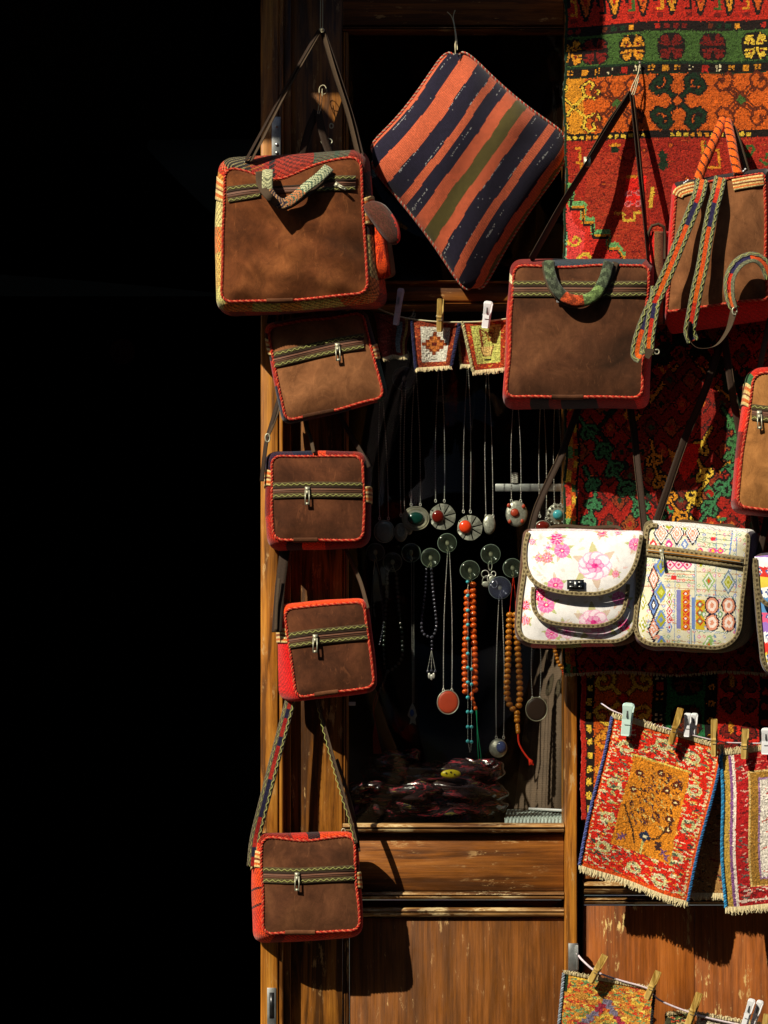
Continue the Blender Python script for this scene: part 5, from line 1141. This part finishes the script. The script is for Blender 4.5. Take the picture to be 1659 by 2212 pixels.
# bottom row
cG = Canvas(0, 0, 200, 230, 2.2, c(190, 130, 50))
flecks(cG, 0, 0, 200, 230, 620, [c(206, 170, 60), c(200, 90, 34), c(96, 120, 60), c(190, 60, 30), c(110, 140, 90), c(214, 190, 90), c(160, 60, 40)], (5, 18), 0, 3.4)
for k in range(12):
    for s_ in (-1, 1): x = 100+s_*(k*8.5); y = 40+k*10; cG.rect(x-9, y, x+9, y+10, [c(150, 40, 60), c(120, 110, 130)][(k//3+(s_ > 0)) % 2]); cG.rect(x-9, 330-y-70, x+9, 340-y-70, c(150, 40, 60))
flecks(cG, 60, 90, 140, 180, 120, [c(214, 190, 90), c(206, 170, 60), c(120, 140, 80)], (5, 14), 0, 3)
cG.rect(0, 0, 12, 40, DGR); cG.finish(.15, .6, .05)
BOTG = 'mats pegged on the lowest line'
mat_thing('prayer_mat', 'multicoloured mat with a zigzag diamond, leftmost on the lowest line', cG, [(1218, 2101), (1414, 2138), (1392, 2370), (1196, 2330)], -.062, BOTG, -.07, .007, 0, 6, edge=(c(140, 150, 160), c(30, 30, 34)))
cH = Canvas(0, 0, 60, 150, 2.2, c(60, 60, 40)); flecks(cH, 0, 0, 60, 150, 120, [c(190, 70, 40), c(96, 120, 60), c(200, 170, 110)])
mat_thing('prayer_mat', 'dark mat corner tied beside the zigzag mat on the lowest line', cH, [(1437, 2192), (1488, 2186), (1490, 2330), (1430, 2330)], -.05, BOTG, -.055, .004, 0, 6)
cI = Canvas(0, 0, 280, 150, 2.4, c(190, 176, 150)); flecks(cI, 0, 4, 280, 150, 200, [c(160, 60, 44), c(200, 190, 160), c(120, 40, 50)], (8, 20), 0); cI.finish(.12)
mat_thing('prayer_mat', 'pale mat at the bottom right corner under the twin white pegs', cI, [(1506, 2190), (1790, 2240), (1780, 2400), (1500, 2360)], -.06, BOTG, -.066, .005, 0, 6)
line_('white cord tied to the grey bracket carrying the lowest mats', [(1246, 2060, -.02), (1262, 2078, -.05), (1290, 2100, -.062), (1340, 2118, -.064), (1400, 2136, -.066), (1424, 2160, -.066), (1487, 2186, -.066), (1560, 2206, -.066), (1700, 2232, -.066), (1860, 2250, -.05)], .0024)
bk = thing('line_bracket', 'grey metal bracket holding the lowest clothesline on the post', 'bracket', W(1238, 2100, -.02)); board('plate', 1228, 2038, 1249, 2099, -.012, -.0005, M['steel'], bk, .001); board('flange', 1246, 2042, 1250, 2096, -.03, -.0125, M['steel'], bk, .001)

def pin(label, top, bot, Y, kind='wood', wd=9.5, cat='clothespin', spread=.006):
    top = np.array(top, float); bot = np.array(bot, float); L = np.linalg.norm(top-bot); a = (top-bot)/L; n_ = np.array([-a[1], a[0]])
    t = thing('clothespin', label, cat, W(*bot, Y), 'clothespins on the lines')
    mat = {'wood': M['wood_pin'], 'white': M['whitepl'], 'mint': M['mintpl'], 'pink': M['pinkpl']}[kind]
    for sgn in (-1, 1):
        off = n_*(0 if sgn < 0 else 3.5)
        if kind == 'wood':
            prof = [(0, .001, .35), (.05, .0, .5), (.40, .0012, .5), (.44, .003, .5), (.50, .0012, .5), (.98, spread, .5), (1, spread+.001, .42)]; sl = 0
        else:
            prof = [(0, .001, .42), (.05, .0, .5), (.40, .0012, .5), (.50, .0012, .5), (.80, spread, .55), (.90, spread+.001, .62), (.97, spread, .5), (1, spread, .22)]; sl = 1
        V = []
        for (k, g, hw) in prof:
            for w2 in (-1, 1):
                for lay in (0, 1):
                    p = bot+a*L*k+n_*w2*wd*hw+off; y = Y+sgn*(.0028+g+(0 if lay == 0 else .0042)*1)
                    V.append(W(*p, y))
        V = np.array(V); F = []; m = len(prof)
        for i in range(m-1):
            b_ = i*4; F += [(b_, b_+4, b_+6, b_+2), (b_+1, b_+3, b_+7, b_+5), (b_, b_+1, b_+5, b_+4), (b_+2, b_+6, b_+7, b_+3)]
        F += [(0, 2, 3, 1), (4*m-4, 4*m-3, 4*m-1, 4*m-2)]
        lg = mk('leg', V, F, mat, t, smooth=False); b_m = lg.modifiers.new('b', 'BEVEL'); b_m.width = .0008; b_m.segments = 2
        if sl and sgn < 0:
            p0 = bot+a*L*.56; p1 = bot+a*L*.76; V = []
            for p in (p0, p1):
                for w2 in (-1, 1):
                    for dy in (0, -.0015): V.append(W(*(p+n_*w2*1.6), Y-.0115-dy-.0012*(1 if p is p1 else 0)))
            V = np.array(V); mk('slot', V, [(0, 4, 6, 2), (1, 3, 7, 5), (0, 1, 5, 4), (2, 6, 7, 3), (0, 2, 3, 1), (4, 5, 7, 6)], M['steel'], t, smooth=False)
    # spring coil across
    cpt = bot+a*L*.46; ph = np.linspace(0, 2*math.pi*4, 60); x = np.linspace(-.6, .6, 60)*wd
    base = W(cpt[0]+n_[0]*x+a[0]*3*np.sin(ph), cpt[1]+n_[1]*x+a[1]*3*np.sin(ph), Y-.001+.0055*np.cos(ph)*0-.004*np.cos(ph))
    tube('spring', base, .0008, M['steel'], t, 5)
    q = bot+a*L*.46+n_*wd*.6; q2 = bot+a*L*.34+n_*wd*.52
    tube('spring_arm', W(np.array([q[0], q2[0], (q2-n_*wd*.7)[0]]), np.array([q[1], q2[1], (q2-n_*wd*.7)[1]]), np.array([Y-.004, Y-.0085, Y-.0088])), .0007, M['steel'], t, 5)
    return t
pin('pale pink plastic peg, leftmost on the line before the glass', (865, 622), (853, 702), -.040, 'pink', 10)
pin('wooden peg on the mat with the brown stepped diamond', (950, 645), (948, 717), -.052, 'wood', 11)
pin('white plastic peg on the yellow green vase mat', (1054, 650), (1047, 709), -.062, 'white', 14)
pin('pale mint plastic peg at the left corner of the orange centred mat', (1357, 1518), (1350, 1590), -.082, 'mint', 19)
pin('wooden peg leaning right in the middle of the orange centred mat', (1469, 1529), (1447, 1608), -.082, 'wood', 11)
pin('bright white twin peg just right of the leaning wooden peg', (1485, 1540), (1483, 1592), -.068, 'white', 12)
pin('second white peg half hidden beside the bright white twin peg', (1499, 1540), (1496, 1590), -.058, 'white', 10)
pin('wooden peg at the right corner of the orange centred mat', (1541, 1553), (1541, 1635), -.084, 'wood', 11)
pin('yellowish wooden peg on the left corner of the crimson mat', (1609, 1574), (1606, 1640), -.084, 'wood', 12)
pin('white plastic peg at the right edge on the crimson mat', (1655, 1572), (1653, 1630), -.082, 'white', 17)
pin('wooden peg at the left of the multicoloured zigzag mat', (1306, 2062), (1273, 2122), -.085, 'wood', 12)
pin('wooden peg at the right corner of the multicoloured zigzag mat', (1421, 2097), (1395, 2159), -.085, 'wood', 12)
pin('ochre wooden peg over the dark mat corner at the bottom', (1510, 2144), (1484, 2216), -.08, 'wood', 13)
pin('left one of the twin white pegs at the bottom right', (1624, 2157), (1604, 2222), -.085, 'white', 11)
pin('right one of the twin white pegs at the bottom right', (1642, 2160), (1622, 2224), -.072, 'white', 10)
pin('wooden peg tip in the bottom right corner', (1656, 2190), (1644, 2250), -.08, 'wood', 12)

# ------------------------------------------------------------------ jewellery inside the glass
YJ = .070
def linkchain(A, p0, p1, Y, step=3.6, r=.0014, sag=3, p0Y=None):
    p0, p1 = np.array(p0, float), np.array(p1, float); L = np.linalg.norm(p1-p0); n = max(2, int(L/step))
    for k in range(n+1):
        t = k/n; u, v = p0*(1-t)+p1*t; u += sag*math.sin(math.pi*t)*(1 if p1[0] > p0[0] else -1)
        ce = W(u, v, Y+random.uniform(-.0004, .0004)); rz = r*1.5 if k % 2 else r
        V = ce+np.array([[r, 0, 0], [0, -r, 0], [-r, 0, 0], [0, r, 0], [0, 0, rz], [0, 0, -rz]])
        F = np.array([[0, 4, 1], [1, 4, 2], [2, 4, 3], [3, 4, 0], [1, 5, 0], [2, 5, 1], [3, 5, 2], [0, 5, 3]]); A.add(V, F)
def chainobj(par, segs, Y=YJ, mat='chain', **k):
    A = Acc(); [linkchain(A, a, b, Y, **k) for a, b in segs]; return A.build('chain', M[mat], par, smooth=False)
def disc(name, par, u, v, Y, rx, ry, mat, dome=.003, edge=.002, seg=28, rot=0):
    V, F = lathe([(.0001, edge+dome), (.35, edge+dome*.93), (.65, edge+dome*.7), (.88, edge+dome*.35), (1, edge*.5), (1, 0), (.9, -.001), (.0001, -.001)], seg)
    V[:, 0] *= rx/1000; V[:, 2] *= ry/1000; V[:seg*1, 0] *= .001; V[:seg, 2] *= .001; V[-seg:, [0, 2]] *= .001
    return mk(name, V+W(u, v, Y), F, mat if not isinstance(mat, str) else M[mat], par)
def ring(name, par, u, v, Y, rx, ry, r, mat, n=36):
    a = np.linspace(0, 2*math.pi, n, endpoint=False); V, F = tubeVF(W(u+rx*np.cos(a), v+ry*np.sin(a), Y), r, 6, True); return mk(name, V, F, M[mat], par)
NG = 'necklaces hanging inside the shop window'
def neck(label, top, ends, Y=YJ, **k):
    t = thing('necklace', label, 'necklace', W(top[0][0], top[0][1], Y), NG); chainobj(t, list(zip(top, ends)), Y, **k)
    for e in ends: ring('jump_ring', t, e[0], e[1]+3, Y, 2.2, 3.4, .0009, 'chain', 12)
    return t
def fan(par, u, v, r, Y, mat='silver', a0=-60, seg=8, a1=300):
    st_ = (a1-a0)/seg
    for k in range(seg):
        A0, A1 = R(a0+k*st_+2), R(a0+(k+1)*st_-2); am = (A0+A1)/2; p = [(u+4*math.cos(am), v+4*math.sin(am)), (u+r*math.cos(A0), v+r*math.sin(A0)), (u+r*.97*math.cos(am), v+r*.97*math.sin(am)), (u+r*math.cos(A1), v+r*math.sin(A1))]
        V = np.vstack([W(*np.array(p).T, np.array([Y-.004, Y-.002, Y-.0025, Y-.0005])), W(*np.array(p).T, Y+.001)]); mk('fan_segment', V, [(0, 1, 2, 3), (7, 6, 5, 4), (0, 4, 5, 1), (1, 5, 6, 2), (2, 6, 7, 3), (3, 7, 4, 0)], M[mat], par, smooth=False)
t = neck('grey mother of pearl disc necklace, leftmost of the upper row', [(821, 840), (825, 840)], [(820, 1117), (839, 1117)]); disc('pendant', t, 830, 1148, YJ, 21, 23, 'shell'); ring('bezel', t, 830, 1148, YJ, 22, 24, .001, 'silver')
t = neck('paired dark chains with a small ringed pendant beside the pearl disc', [(869, 826), (877, 826)], [(866, 1110), (874, 1110)]); disc('pendant', t, 866, 1150, YJ+.006, 15, 21, 'silver'); ring('loop', t, 866, 1146, YJ-.001, 9, 13, .0015, 'silver'); disc('charm', t, 884, 1142, YJ+.008, 8, 14, 'silver')
t = neck('oval pendant necklace with dark green stone', [(896, 800), (899, 800)], [(888, 1087), (908, 1087)]); p_o = disc('pendant', t, 898, 1120, YJ, 31, 27, 'silver', .002); disc('stone', t, 898, 1120, YJ-.004, 18, 14, 'green', .005)
for rr_ in (.93, .8, .72): ring('filigree', t, 898, 1120, YJ-.0035, 31*rr_, 27*rr_, .0008, 'nickel')
t = neck('silver fan pendant necklace with dark red stone', [(947, 800), (954, 800)], [(941, 1079), (960, 1079)]); fan(t, 956, 1116, 29, YJ+.002); disc('stone', t, 946, 1116, YJ-.003, 13, 14, 'redst', .005); ring('bezel', t, 946, 1116, YJ-.0025, 13.5, 14.5, .001, 'silver')
t = neck('silver fan pendant necklace with bright orange stone', [(1009, 800), (1012, 800)], [(1001, 1102), (1016, 1102)]); fan(t, 1015, 1140, 28, YJ-.003); disc('stone', t, 1005, 1138, YJ-.008, 13.5, 14, 'coral', .005); ring('bezel', t, 1005, 1138, YJ-.007, 14, 14.6, .001, 'silver')
t = neck('plain silver blob pendant between the orange stone and the oval coral pendant', [(1051, 800), (1054, 800)], [(1050, 1112), (1065, 1112)]); disc('pendant', t, 1057, 1133, YJ+.002, 14, 22, 'silver', .004)
t = neck('oval silver pendant dotted with coral before the metal bracket', [(1109, 862), (1118, 862)], [(1105, 1079), (1125, 1079)]); disc('pendant', t, 1116, 1110, YJ, 24, 29, 'silver', .004); disc('stone', t, 1112, 1108, YJ-.006, 9, 9, 'brick', .003); ring('bezel', t, 1112, 1108, YJ-.0055, 10, 10, .0012, 'silver')
for (a, b) in ((1099, 1092), (1131, 1094), (1101, 1127), (1128, 1126)): disc('coral_chip', t, a, b, YJ-.004, 4, 5, 'brick', .002, seg=10)
t = neck('doubled beaded chain with a red pendant just above the rose satchel', [(1168, 860), (1174, 860)], [(1166, 1112), (1180, 1118)]); disc('pendant', t, 1173, 1138, YJ, 15, 12, 'redst', .005); ring('bezel', t, 1173, 1138, YJ, 16, 13, .0012, 'silver')
t = neck('silver pendant with round turquoise stone beside the carpet edge', [(1199, 860), (1206, 860)], [(1198, 1087), (1212, 1087)]); disc('pendant', t, 1203, 1112, YJ, 23, 24, 'silver', .003); disc('stone', t, 1205, 1112, YJ-.006, 11, 11, 'turq', .005)
for k in range(14): a = k*.45; disc('filigree_ball', t, 1203+19*math.cos(a), 1112+20*math.sin(a), YJ-.004, 2.6, 2.6, 'silver', .002, seg=8)
# suction cups with hooks
cups = [(811, 1193, 20, 'cup', 'faint suction hook at the far left above dark small beads'), (848, 1214, 21, 'cup', 'suction hook carrying the dark green beads'), (888, 1194, 21, 'cup', 'suction hook carrying the fish pendant'), (930, 1205, 21, 'cup', 'suction hook carrying the black pearl beads'), (966, 1173, 21, 'cup', 'highest small suction hook, above the brick red disc necklace'), (1015, 1232, 21.5, 'cup', 'suction hook carrying orange and turquoise beads'), (1060, 1197, 21.5, 'cup', 'suction hook carrying the tangled silver keyrings'), (1107, 1227, 21, 'cup', 'suction hook carrying the red thread and amber beads'), (1080, 1270, 25, 'cupb', 'bluish suction hook lower than the others'), (873, 817, 26, 'cupb', 'dark suction hook under the crumpled mat')]
for (u, v, r, m_, lab) in cups:
    t = thing('suction_hook', lab, 'suction hook', W(u, v, .074), 'suction hooks on the inside of the glass'); Yc = .062
    r_ = r/1000; V, F = lathe([(.0001, -.010), (.004, -.010), (.005, -.005), (r_*.6, -.0035), (r_, .0005), (r_, 0.0015), (r_*.5, -.001), (.0001, -.002)], 36); mk('cup', V+W(u, v, Yc), F, M[m_], t)
    ring('cup_rim', t, u, v, Yc, r*.97, r*.97, .0008, 'cuprim' if False else 'chain', 40).data.materials[0] = M['cuprim']
    tube('hook', W(np.array([u, u, u+1, u+3, u+1, u-2]), np.array([v-4, v+1, v+9, v+15, v+18, v+15]), np.array([Yc+.008, Yc+.01, Yc+.01, Yc+.012, Yc+.014, Yc+.016])), .0013, M['nickel'], t, 6)
    disc('hook_base', t, u, v, Yc+.0085, 4.5, 6, 'nickel', .001, seg=12)
BS = {}
def bead(par, u, v, Y, r, mat, sy=1.0, name='bead'):
    key = (mat, r, sy)
    if key not in BS:
        n = 12; pr = [(max(.02, math.sin(math.pi*k/8)), math.cos(math.pi*k/8)) for k in range(9)]; a = np.linspace(0, 2*math.pi, n, endpoint=False)
        V = np.vstack([np.stack([q*np.cos(a), q*np.sin(a), np.full(n, h*sy)], -1) for q, h in pr])*r/1000; i = np.arange(8)[:, None]; j = np.arange(n)[None]; j2 = (j+1) % n
        F = np.stack([i*n+j, (i+1)*n+j, (i+1)*n+j2, i*n+j2], -1).reshape(-1, 4); o = mk(name, V, F, M[mat], par); BS[key] = o.data
        # vertices were shifted by the parent's place: undo, the place goes to the object
        co = np.empty(len(V)*3); o.data.vertices.foreach_get('co', co); co = co.reshape(-1, 3)+org(par); o.data.vertices.foreach_set('co', co.ravel()); o.data.update()
    else:
        o = bpy.data.objects.new(name, BS[key]); COL.objects.link(o); o.parent = par
    p = W(u, v, Y)-org(par); o.location = p.tolist(); o.rotation_euler = (random.uniform(-.15, .15), random.uniform(-.15, .15), random.uniform(0, 6)); return o
def strand(par, pts, r, mat, Y, gap=1.0, sy=1.0, name='bead'):
    p = resample(catmull(np.array(pts, float)), r*2*sy*gap); [bead(par, a, b, Y+random.uniform(-.001, .001), r, mat, sy, name) for a, b in p]
def thread(par, pts, Y, r=.0006, mat='string', name='thread'):
    q = np.array([(a, b, Y) for a, b in pts], float); tube(name, resample(catmull(W(*q.T)), .004), r, M[mat], par, 5)
YB_ = .074
t = thing('bead_string', 'small dark metallic beads at the far left of the lower row', 'prayer beads', W(811, 1215, YB_), NG)
strand(t, [(806, 1244), (802, 1300), (800, 1370)], 2.4, 'pearl', YB_, 1.25); strand(t, [(821, 1244), (825, 1300), (828, 1350), (820, 1392)], 2.4, 'pearl', YB_, 1.25); thread(t, [(806, 1244), (811, 1210), (821, 1244)], YB_)
t = thing('bead_string', 'dark green prayer beads with a dull red tassel', 'prayer beads', W(848, 1235, YB_), NG)
strand(t, [(836, 1240), (832, 1330), (829, 1400), (830, 1440), (836, 1450)], 4.2, 'gbead', YB_, 1.15); strand(t, [(856, 1240), (862, 1320), (869, 1380), (868, 1420), (852, 1442), (838, 1450)], 4.2, 'gbead', YB_, 1.15); strand(t, [(834, 1456), (828, 1475), (820, 1492)], 3, 'gbead', YB_, 1.1); thread(t, [(836, 1240), (848, 1225), (856, 1240)], YB_)
thread(t, [(820, 1492), (812, 1502), (806, 1530), (810, 1560)], YB_, .0008, 'redthd'); thread(t, [(820, 1492), (815, 1510), (808, 1535), (811, 1562)], YB_, .0008, 'redthd')
A = Acc()
for k in range(26):
    x = random.uniform(-1, 1); p = W(np.array([810, 811+x*5, 816+x*9]), np.array([1560, 1590, 1628]), YB_+np.array([0, random.uniform(-.004, .004), random.uniform(-.006, .006)])); V, F = tubeVF(resample(p, .01), .0009, 4); A.add(V, F)
A.build('tassel', M['redthd'], t)
t = thing('necklace', 'fine straight chain with a silver fish pendant', 'necklace', W(891, 1216, YB_), NG); chainobj(t, [((889, 1212), (891, 1517)), ((894, 1212), (894, 1517))], YB_, step=2.6, r=.0008, sag=0)
fo = np.array([(891, 1517), (897, 1530), (901, 1546), (897, 1553), (899, 1566), (891, 1561), (884, 1566), (887, 1553), (880, 1545), (885, 1530)]); V = np.vstack([W(fo[:, 0], fo[:, 1], YB_-.0012), W(fo[:, 0], fo[:, 1], YB_+.0012)]); n = len(fo)
mk('fish_pendant', V, [tuple(range(n)), tuple(range(2*n-1, n-1, -1))]+[(i, (i+1) % n+0, (i+1) % n+n, i+n) for i in range(n)], M['silver'], t, smooth=False); disc('stone', t, 890, 1540, YB_-.003, 4.5, 8, 'turqd', .002, seg=14)
t = thing('bead_string', 'black pearl prayer beads in a drop loop with silver tassels', 'prayer beads', W(930, 1225, YB_), NG)
strand(t, [(921, 1230), (918, 1280), (912, 1330), (911, 1358), (918, 1372), (932, 1377)], 3.6, 'pearl', YB_, 1.15); strand(t, [(932, 1230), (936, 1280), (941, 1325), (943, 1350), (940, 1366), (934, 1376)], 3.6, 'pearl', YB_, 1.15); strand(t, [(933, 1386), (933, 1402)], 3.2, 'pearl', YB_, 1.2)
for dx in (-8, 0, 8): A = Acc(); linkchain(A, (932, 1404), (932+dx, 1446), YB_, 3, .001, 0); A.build('tassel_chain', M['chain'], t, smooth=False); bead(t, 932+dx, 1449+abs(dx)*.2, YB_, 3.6, 'pearl'); disc('charm', t, 932+dx*.6, 1463-abs(dx)*.4, YB_, 3, 7, 'chain', .001, seg=8)
thread(t, [(921, 1230), (930, 1215), (932, 1230)], YB_)
t = neck('long chain with a flat brick red disc', [(967, 1192), (971, 1192)], [(958, 1488), (976, 1488)], YB_); disc('pendant', t, 968, 1517, YB_-.001, 22.5, 25, 'brick', .0006, .002); ring('bezel', t, 968, 1517, YB_-.002, 23.3, 25.8, .0012, 'silver')
t = thing('bead_string', 'glossy orange agate bead string in two columns', 'prayer beads', W(1016, 1250, YB_+.006), NG)
strand(t, [(1009, 1279), (1007, 1350), (1004, 1420), (1005, 1494)], 7.3, 'orange', YB_+.006, .98, .86); strand(t, [(1022, 1263), (1023, 1350), (1026, 1420), (1026, 1490)], 7.6, 'orange', YB_+.004, .98, .86); strand(t, [(1019, 1500), (1022, 1516), (1027, 1530)], 4.6, 'orange', YB_+.004, .95, 1.2)
thread(t, [(1009, 1279), (1014, 1250), (1022, 1263)], YB_+.006); thread(t, [(1028, 1534), (1032, 1580), (1039, 1636), (1034, 1640), (1031, 1590), (1030, 1534)], YB_, .0008, 'greenth')
t = thing('bead_string', 'turquoise beads spaced on a fine silver chain before the orange beads', 'prayer beads', W(1012, 1250, YB_-.006), NG)
for a in (500, 612, 730, 845, 955, 1075, 1187, 1305, 1425, 1540, 1660, 1775): bead(t, 1010.5, 1121.4+.2704*a, YB_-.008, 4.4, 'turq', .95)
for a in (1200, 1320, 1540, 1660, 1780): bead(t, 1018.5, 1121.4+.2704*a, YB_-.006, 4.2, 'turq', .95)
chainobj(t, [((1011, 1250), (1010.5, 1602)), ((1018.5, 1400), (1018.5, 1604)), ((1011, 1602), (1015, 1624)), ((1018, 1604), (1017, 1620))], YB_-.008, step=2.8, r=.0009, sag=0)
t = thing('keyring', 'tangle of silver keyrings under a suction hook', 'keyring', W(1060, 1225, YB_), NG)
for (u, v, a, b) in ((1048, 1240, 8, 8), (1052, 1256, 10, 12), (1060, 1250, 7, 9), (1066, 1240, 5, 6), (1059, 1222, 4, 10), (1068, 1262, 6, 8)): ring('ring', t, u, v, YB_+random.uniform(-.003, .003), a, b, .0011, 'chain', 24)
disc('tag', t, 1062, 1252, YB_-.003, 7, 9, 'silver', .001, seg=6); disc('tag', t, 1049, 1262, YB_-.002, 9, 7, 'silver', .001, seg=6)
t = thing('bead_string', 'large yellow amber prayer beads with a red tassel thread', 'prayer beads', W(1109, 1245, YB_), NG)
strand(t, [(1101, 1328), (1099, 1380), (1097, 1440), (1095, 1490), (1099, 1518), (1108, 1531)], 7.8, 'amber', YB_, 1.0, .8); strand(t, [(1113, 1328), (1117, 1380), (1121, 1440), (1123, 1500), (1121, 1524)], 7.8, 'amber', YB_-.003, 1.0, .8)
strand(t, [(1117, 1540), (1117, 1556)], 7, 'amber', YB_, 1.0, .9); strand(t, [(1118, 1568), (1119, 1580)], 5, 'amber', YB_, .8, 1.3)
thread(t, [(1109, 1245), (1105, 1280), (1101, 1322)], YB_, .0009, 'redth'); thread(t, [(1109, 1245), (1113, 1285), (1114, 1322)], YB_, .0009, 'redth'); thread(t, [(1119, 1584), (1121, 1605), (1131, 1625), (1144, 1642)], YB_, .0022, 'redth')
A = Acc()
for k in range(20): V, F = tubeVF(W(np.array([1142, 1148+random.uniform(-6, 5)]), np.array([1638, 1650+random.uniform(-7, 5)]), YB_+np.array([0, random.uniform(-.004, .004)])), .0012, 4); A.add(V, F)
A.build('tassel', M['redth'], t)
t = neck('long chain with a silver dome and navy stone, lowest of the necklaces', [(1078, 1290), (1084, 1290)], [(1072, 1590), (1088, 1590)], YB_); disc('pendant', t, 1076, 1616, YB_, 20, 21, 'silver', .009); disc('stone', t, 1083, 1614, YB_-.010, 11, 13, 'navyst', .004)
t = neck('short chain with a dark brown disc before the cardboard', [(1151, 1370), (1165, 1370)], [(1150, 1505), (1166, 1505)], YB_); disc('pendant', t, 1159, 1532, YB_, 22.5, 25, 'browndisc', .0006); ring('bezel', t, 1159, 1532, YB_-.001, 23.2, 25.6, .001, 'nickel')
t = thing('bead_string', 'end of an amber bead string slanting beside the post', 'prayer beads', W(1197, 1390, YB_), NG); strand(t, [(1196, 1392), (1200, 1410), (1206, 1430), (1214, 1444)], 5, 'amber', YB_, 1.0, .85); strand(t, [(1214, 1444), (1219, 1462)], 2.6, 'coral', YB_, 1)
# metal bracket, cardboard, paper liner, packets
t = thing('shelf_bracket', 'pale speckled metal shelf bracket with a small spring behind the coral dotted pendant', 'bracket', W(1140, 1062, .12)); board('bar', 1070, 1045, 1230, 1061, .115, .121, M['steel'], t, .0006)
for k in range(5): ring('spring_coil', t, 1112, 1023+k*4.6, .113, 6.5, 1.6, .0011, 'chain', 16)
U, V = np.meshgrid(np.linspace(0, 1, 40), np.linspace(0, 1, 50)); u_ = (1152-42*V)*(1-U)+1246*U; v_ = 1404+346*V; Y_ = .40-.24*U*.9+.004*np.sin(U*30)
tag(sheet('cardboard_sheet', W(u_, v_, Y_), M['card'], None, None, solid=.004), 'brown corrugated cardboard standing inside the window at its right end', 'cardboard')
sc = []; N_ = 120
for i in range(N_+1):
    x = 1090+i*(140/N_); sc.append((x, 1768+2.6*math.sin(i*.95)))
p = np.array(sc); V = np.vstack([W(p[:, 0]*1.0, p[:, 1], .10), W(p[:, 0]+6, np.full(len(p), 1748.), .40)]); n = len(p)
tag(mk('paper_liner', V, np.array([[i, i+1, n+i+1, n+i] for i in range(n-1)]), M['paper'], None, solid=.001), 'grey white scalloped paper liner on the display floor at right', 'paper')
V = np.vstack([W(p[:, 0], p[:, 1]+2, .098), W(p[:, 0], np.full(n, 1784.), .094)]); tag(mk('shelf_edging', V, np.array([[i, i+1, n+i+1, n+i] for i in range(n-1)]), M['paper'], None, solid=.001), 'pale zigzag edging strip along the foot of the window, bottom right', 'edging')
tag(tube('rod', W(np.array([1142, 1222]), np.array([1747, 1751]), np.array([.16, .14])), .003, M['whitepl'], None, 8), 'thin white rod lying before the cardboard', 'rod')
PKG = 'plastic packets heaped on the display floor'
pk_ = [(925, 1742, 172, 30, .15, 0, 'wide dark packet at the bottom of the heap'), (860, 1712, 116, 24, .135, 4, 'reddish packet on the left of the heap'), (985, 1708, 112, 25, .14, -3, 'long dark glossy packet on the right of the heap'), (905, 1676, 128, 25, .15, -2, 'clear topped packet on the upper left of the heap'), (1000, 1668, 92, 26, .145, 3, 'dark packet with a yellow patch, upper right of the heap'), (850, 1640, 62, 20, .16, 10, 'pinched clear bag sticking up at the top of the heap'), (790, 1700, 44, 13, .11, 5, 'small red packet at the left end of the heap')]
for i, (u, v, a, b, Y, tilt, lab) in enumerate(pk_):
    n = 48; m = 26; th_ = np.linspace(0, 2*math.pi, n, endpoint=False); ph_ = np.linspace(-math.pi/2+.02, math.pi/2-.02, m); TH, PH = np.meshgrid(th_, ph_); g = np.random.default_rng(i)
    spw = lambda z, e: np.sign(z)*np.abs(z)**e
    x = a*spw(np.cos(PH), .55)*spw(np.cos(TH), .6); y = .05*spw(np.cos(PH), .55)*spw(np.sin(TH), .7); z = b*spw(np.sin(PH), .9)
    q = 1+.12*np.sin(TH*5+i)+.12*np.sin(x/11+z/6+i)+.07*np.sin(x/5-z/3+2*i)
    uu = u+x+3*np.sin(z/4+i); vv = v-z*q-x*math.tan(R(tilt)); YY = Y+y*q
    o = mk('plastic_packet', W(uu, vv, YY).reshape(-1, 3), gridF(m-1, n, True)[:, ::-1], M['pack'], None, label=lab, cat='packet', group=PKG)
t = thing('toy_trinket', 'small yellow spotted trinket showing through the heap of packets', 'trinket', W(970, 1680, .07)); disc('body', t, 974, 1672, .075, 22, 10, plain('yellow trinket', c(200, 180, 30), .3), .004)
for (a, b) in ((964, 1670), (974, 1668), (982, 1673)): disc('spot', t, a, b, .0695, 2, 2, 'blackpl', .0006, seg=8)
tag(disc('trinket', None, 888, 1688, .11, 16, 8, plain('red pink trinket', c(196, 40, 60), .25), .006), 'glossy red oval trinket on the heap of packets', 'trinket')
tag(disc('trinket', None, 768, 1748, .12, 10, 12, plain('purple trinket', c(120, 40, 150), .2), .006), 'small purple foil trinket at the bottom left of the window', 'trinket')
tag(disc('trinket', None, 764, 1698, .12, 12, 9, plain('red trinket', c(190, 40, 36), .3), .006), 'red trinket against the left edge of the window', 'trinket')
tag(board('latch_block', 753, 1516, 768, 1524, .058, .062, M['whitepl'], None, .0006), 'small white block on the window edge below the fourth bag', 'latch')
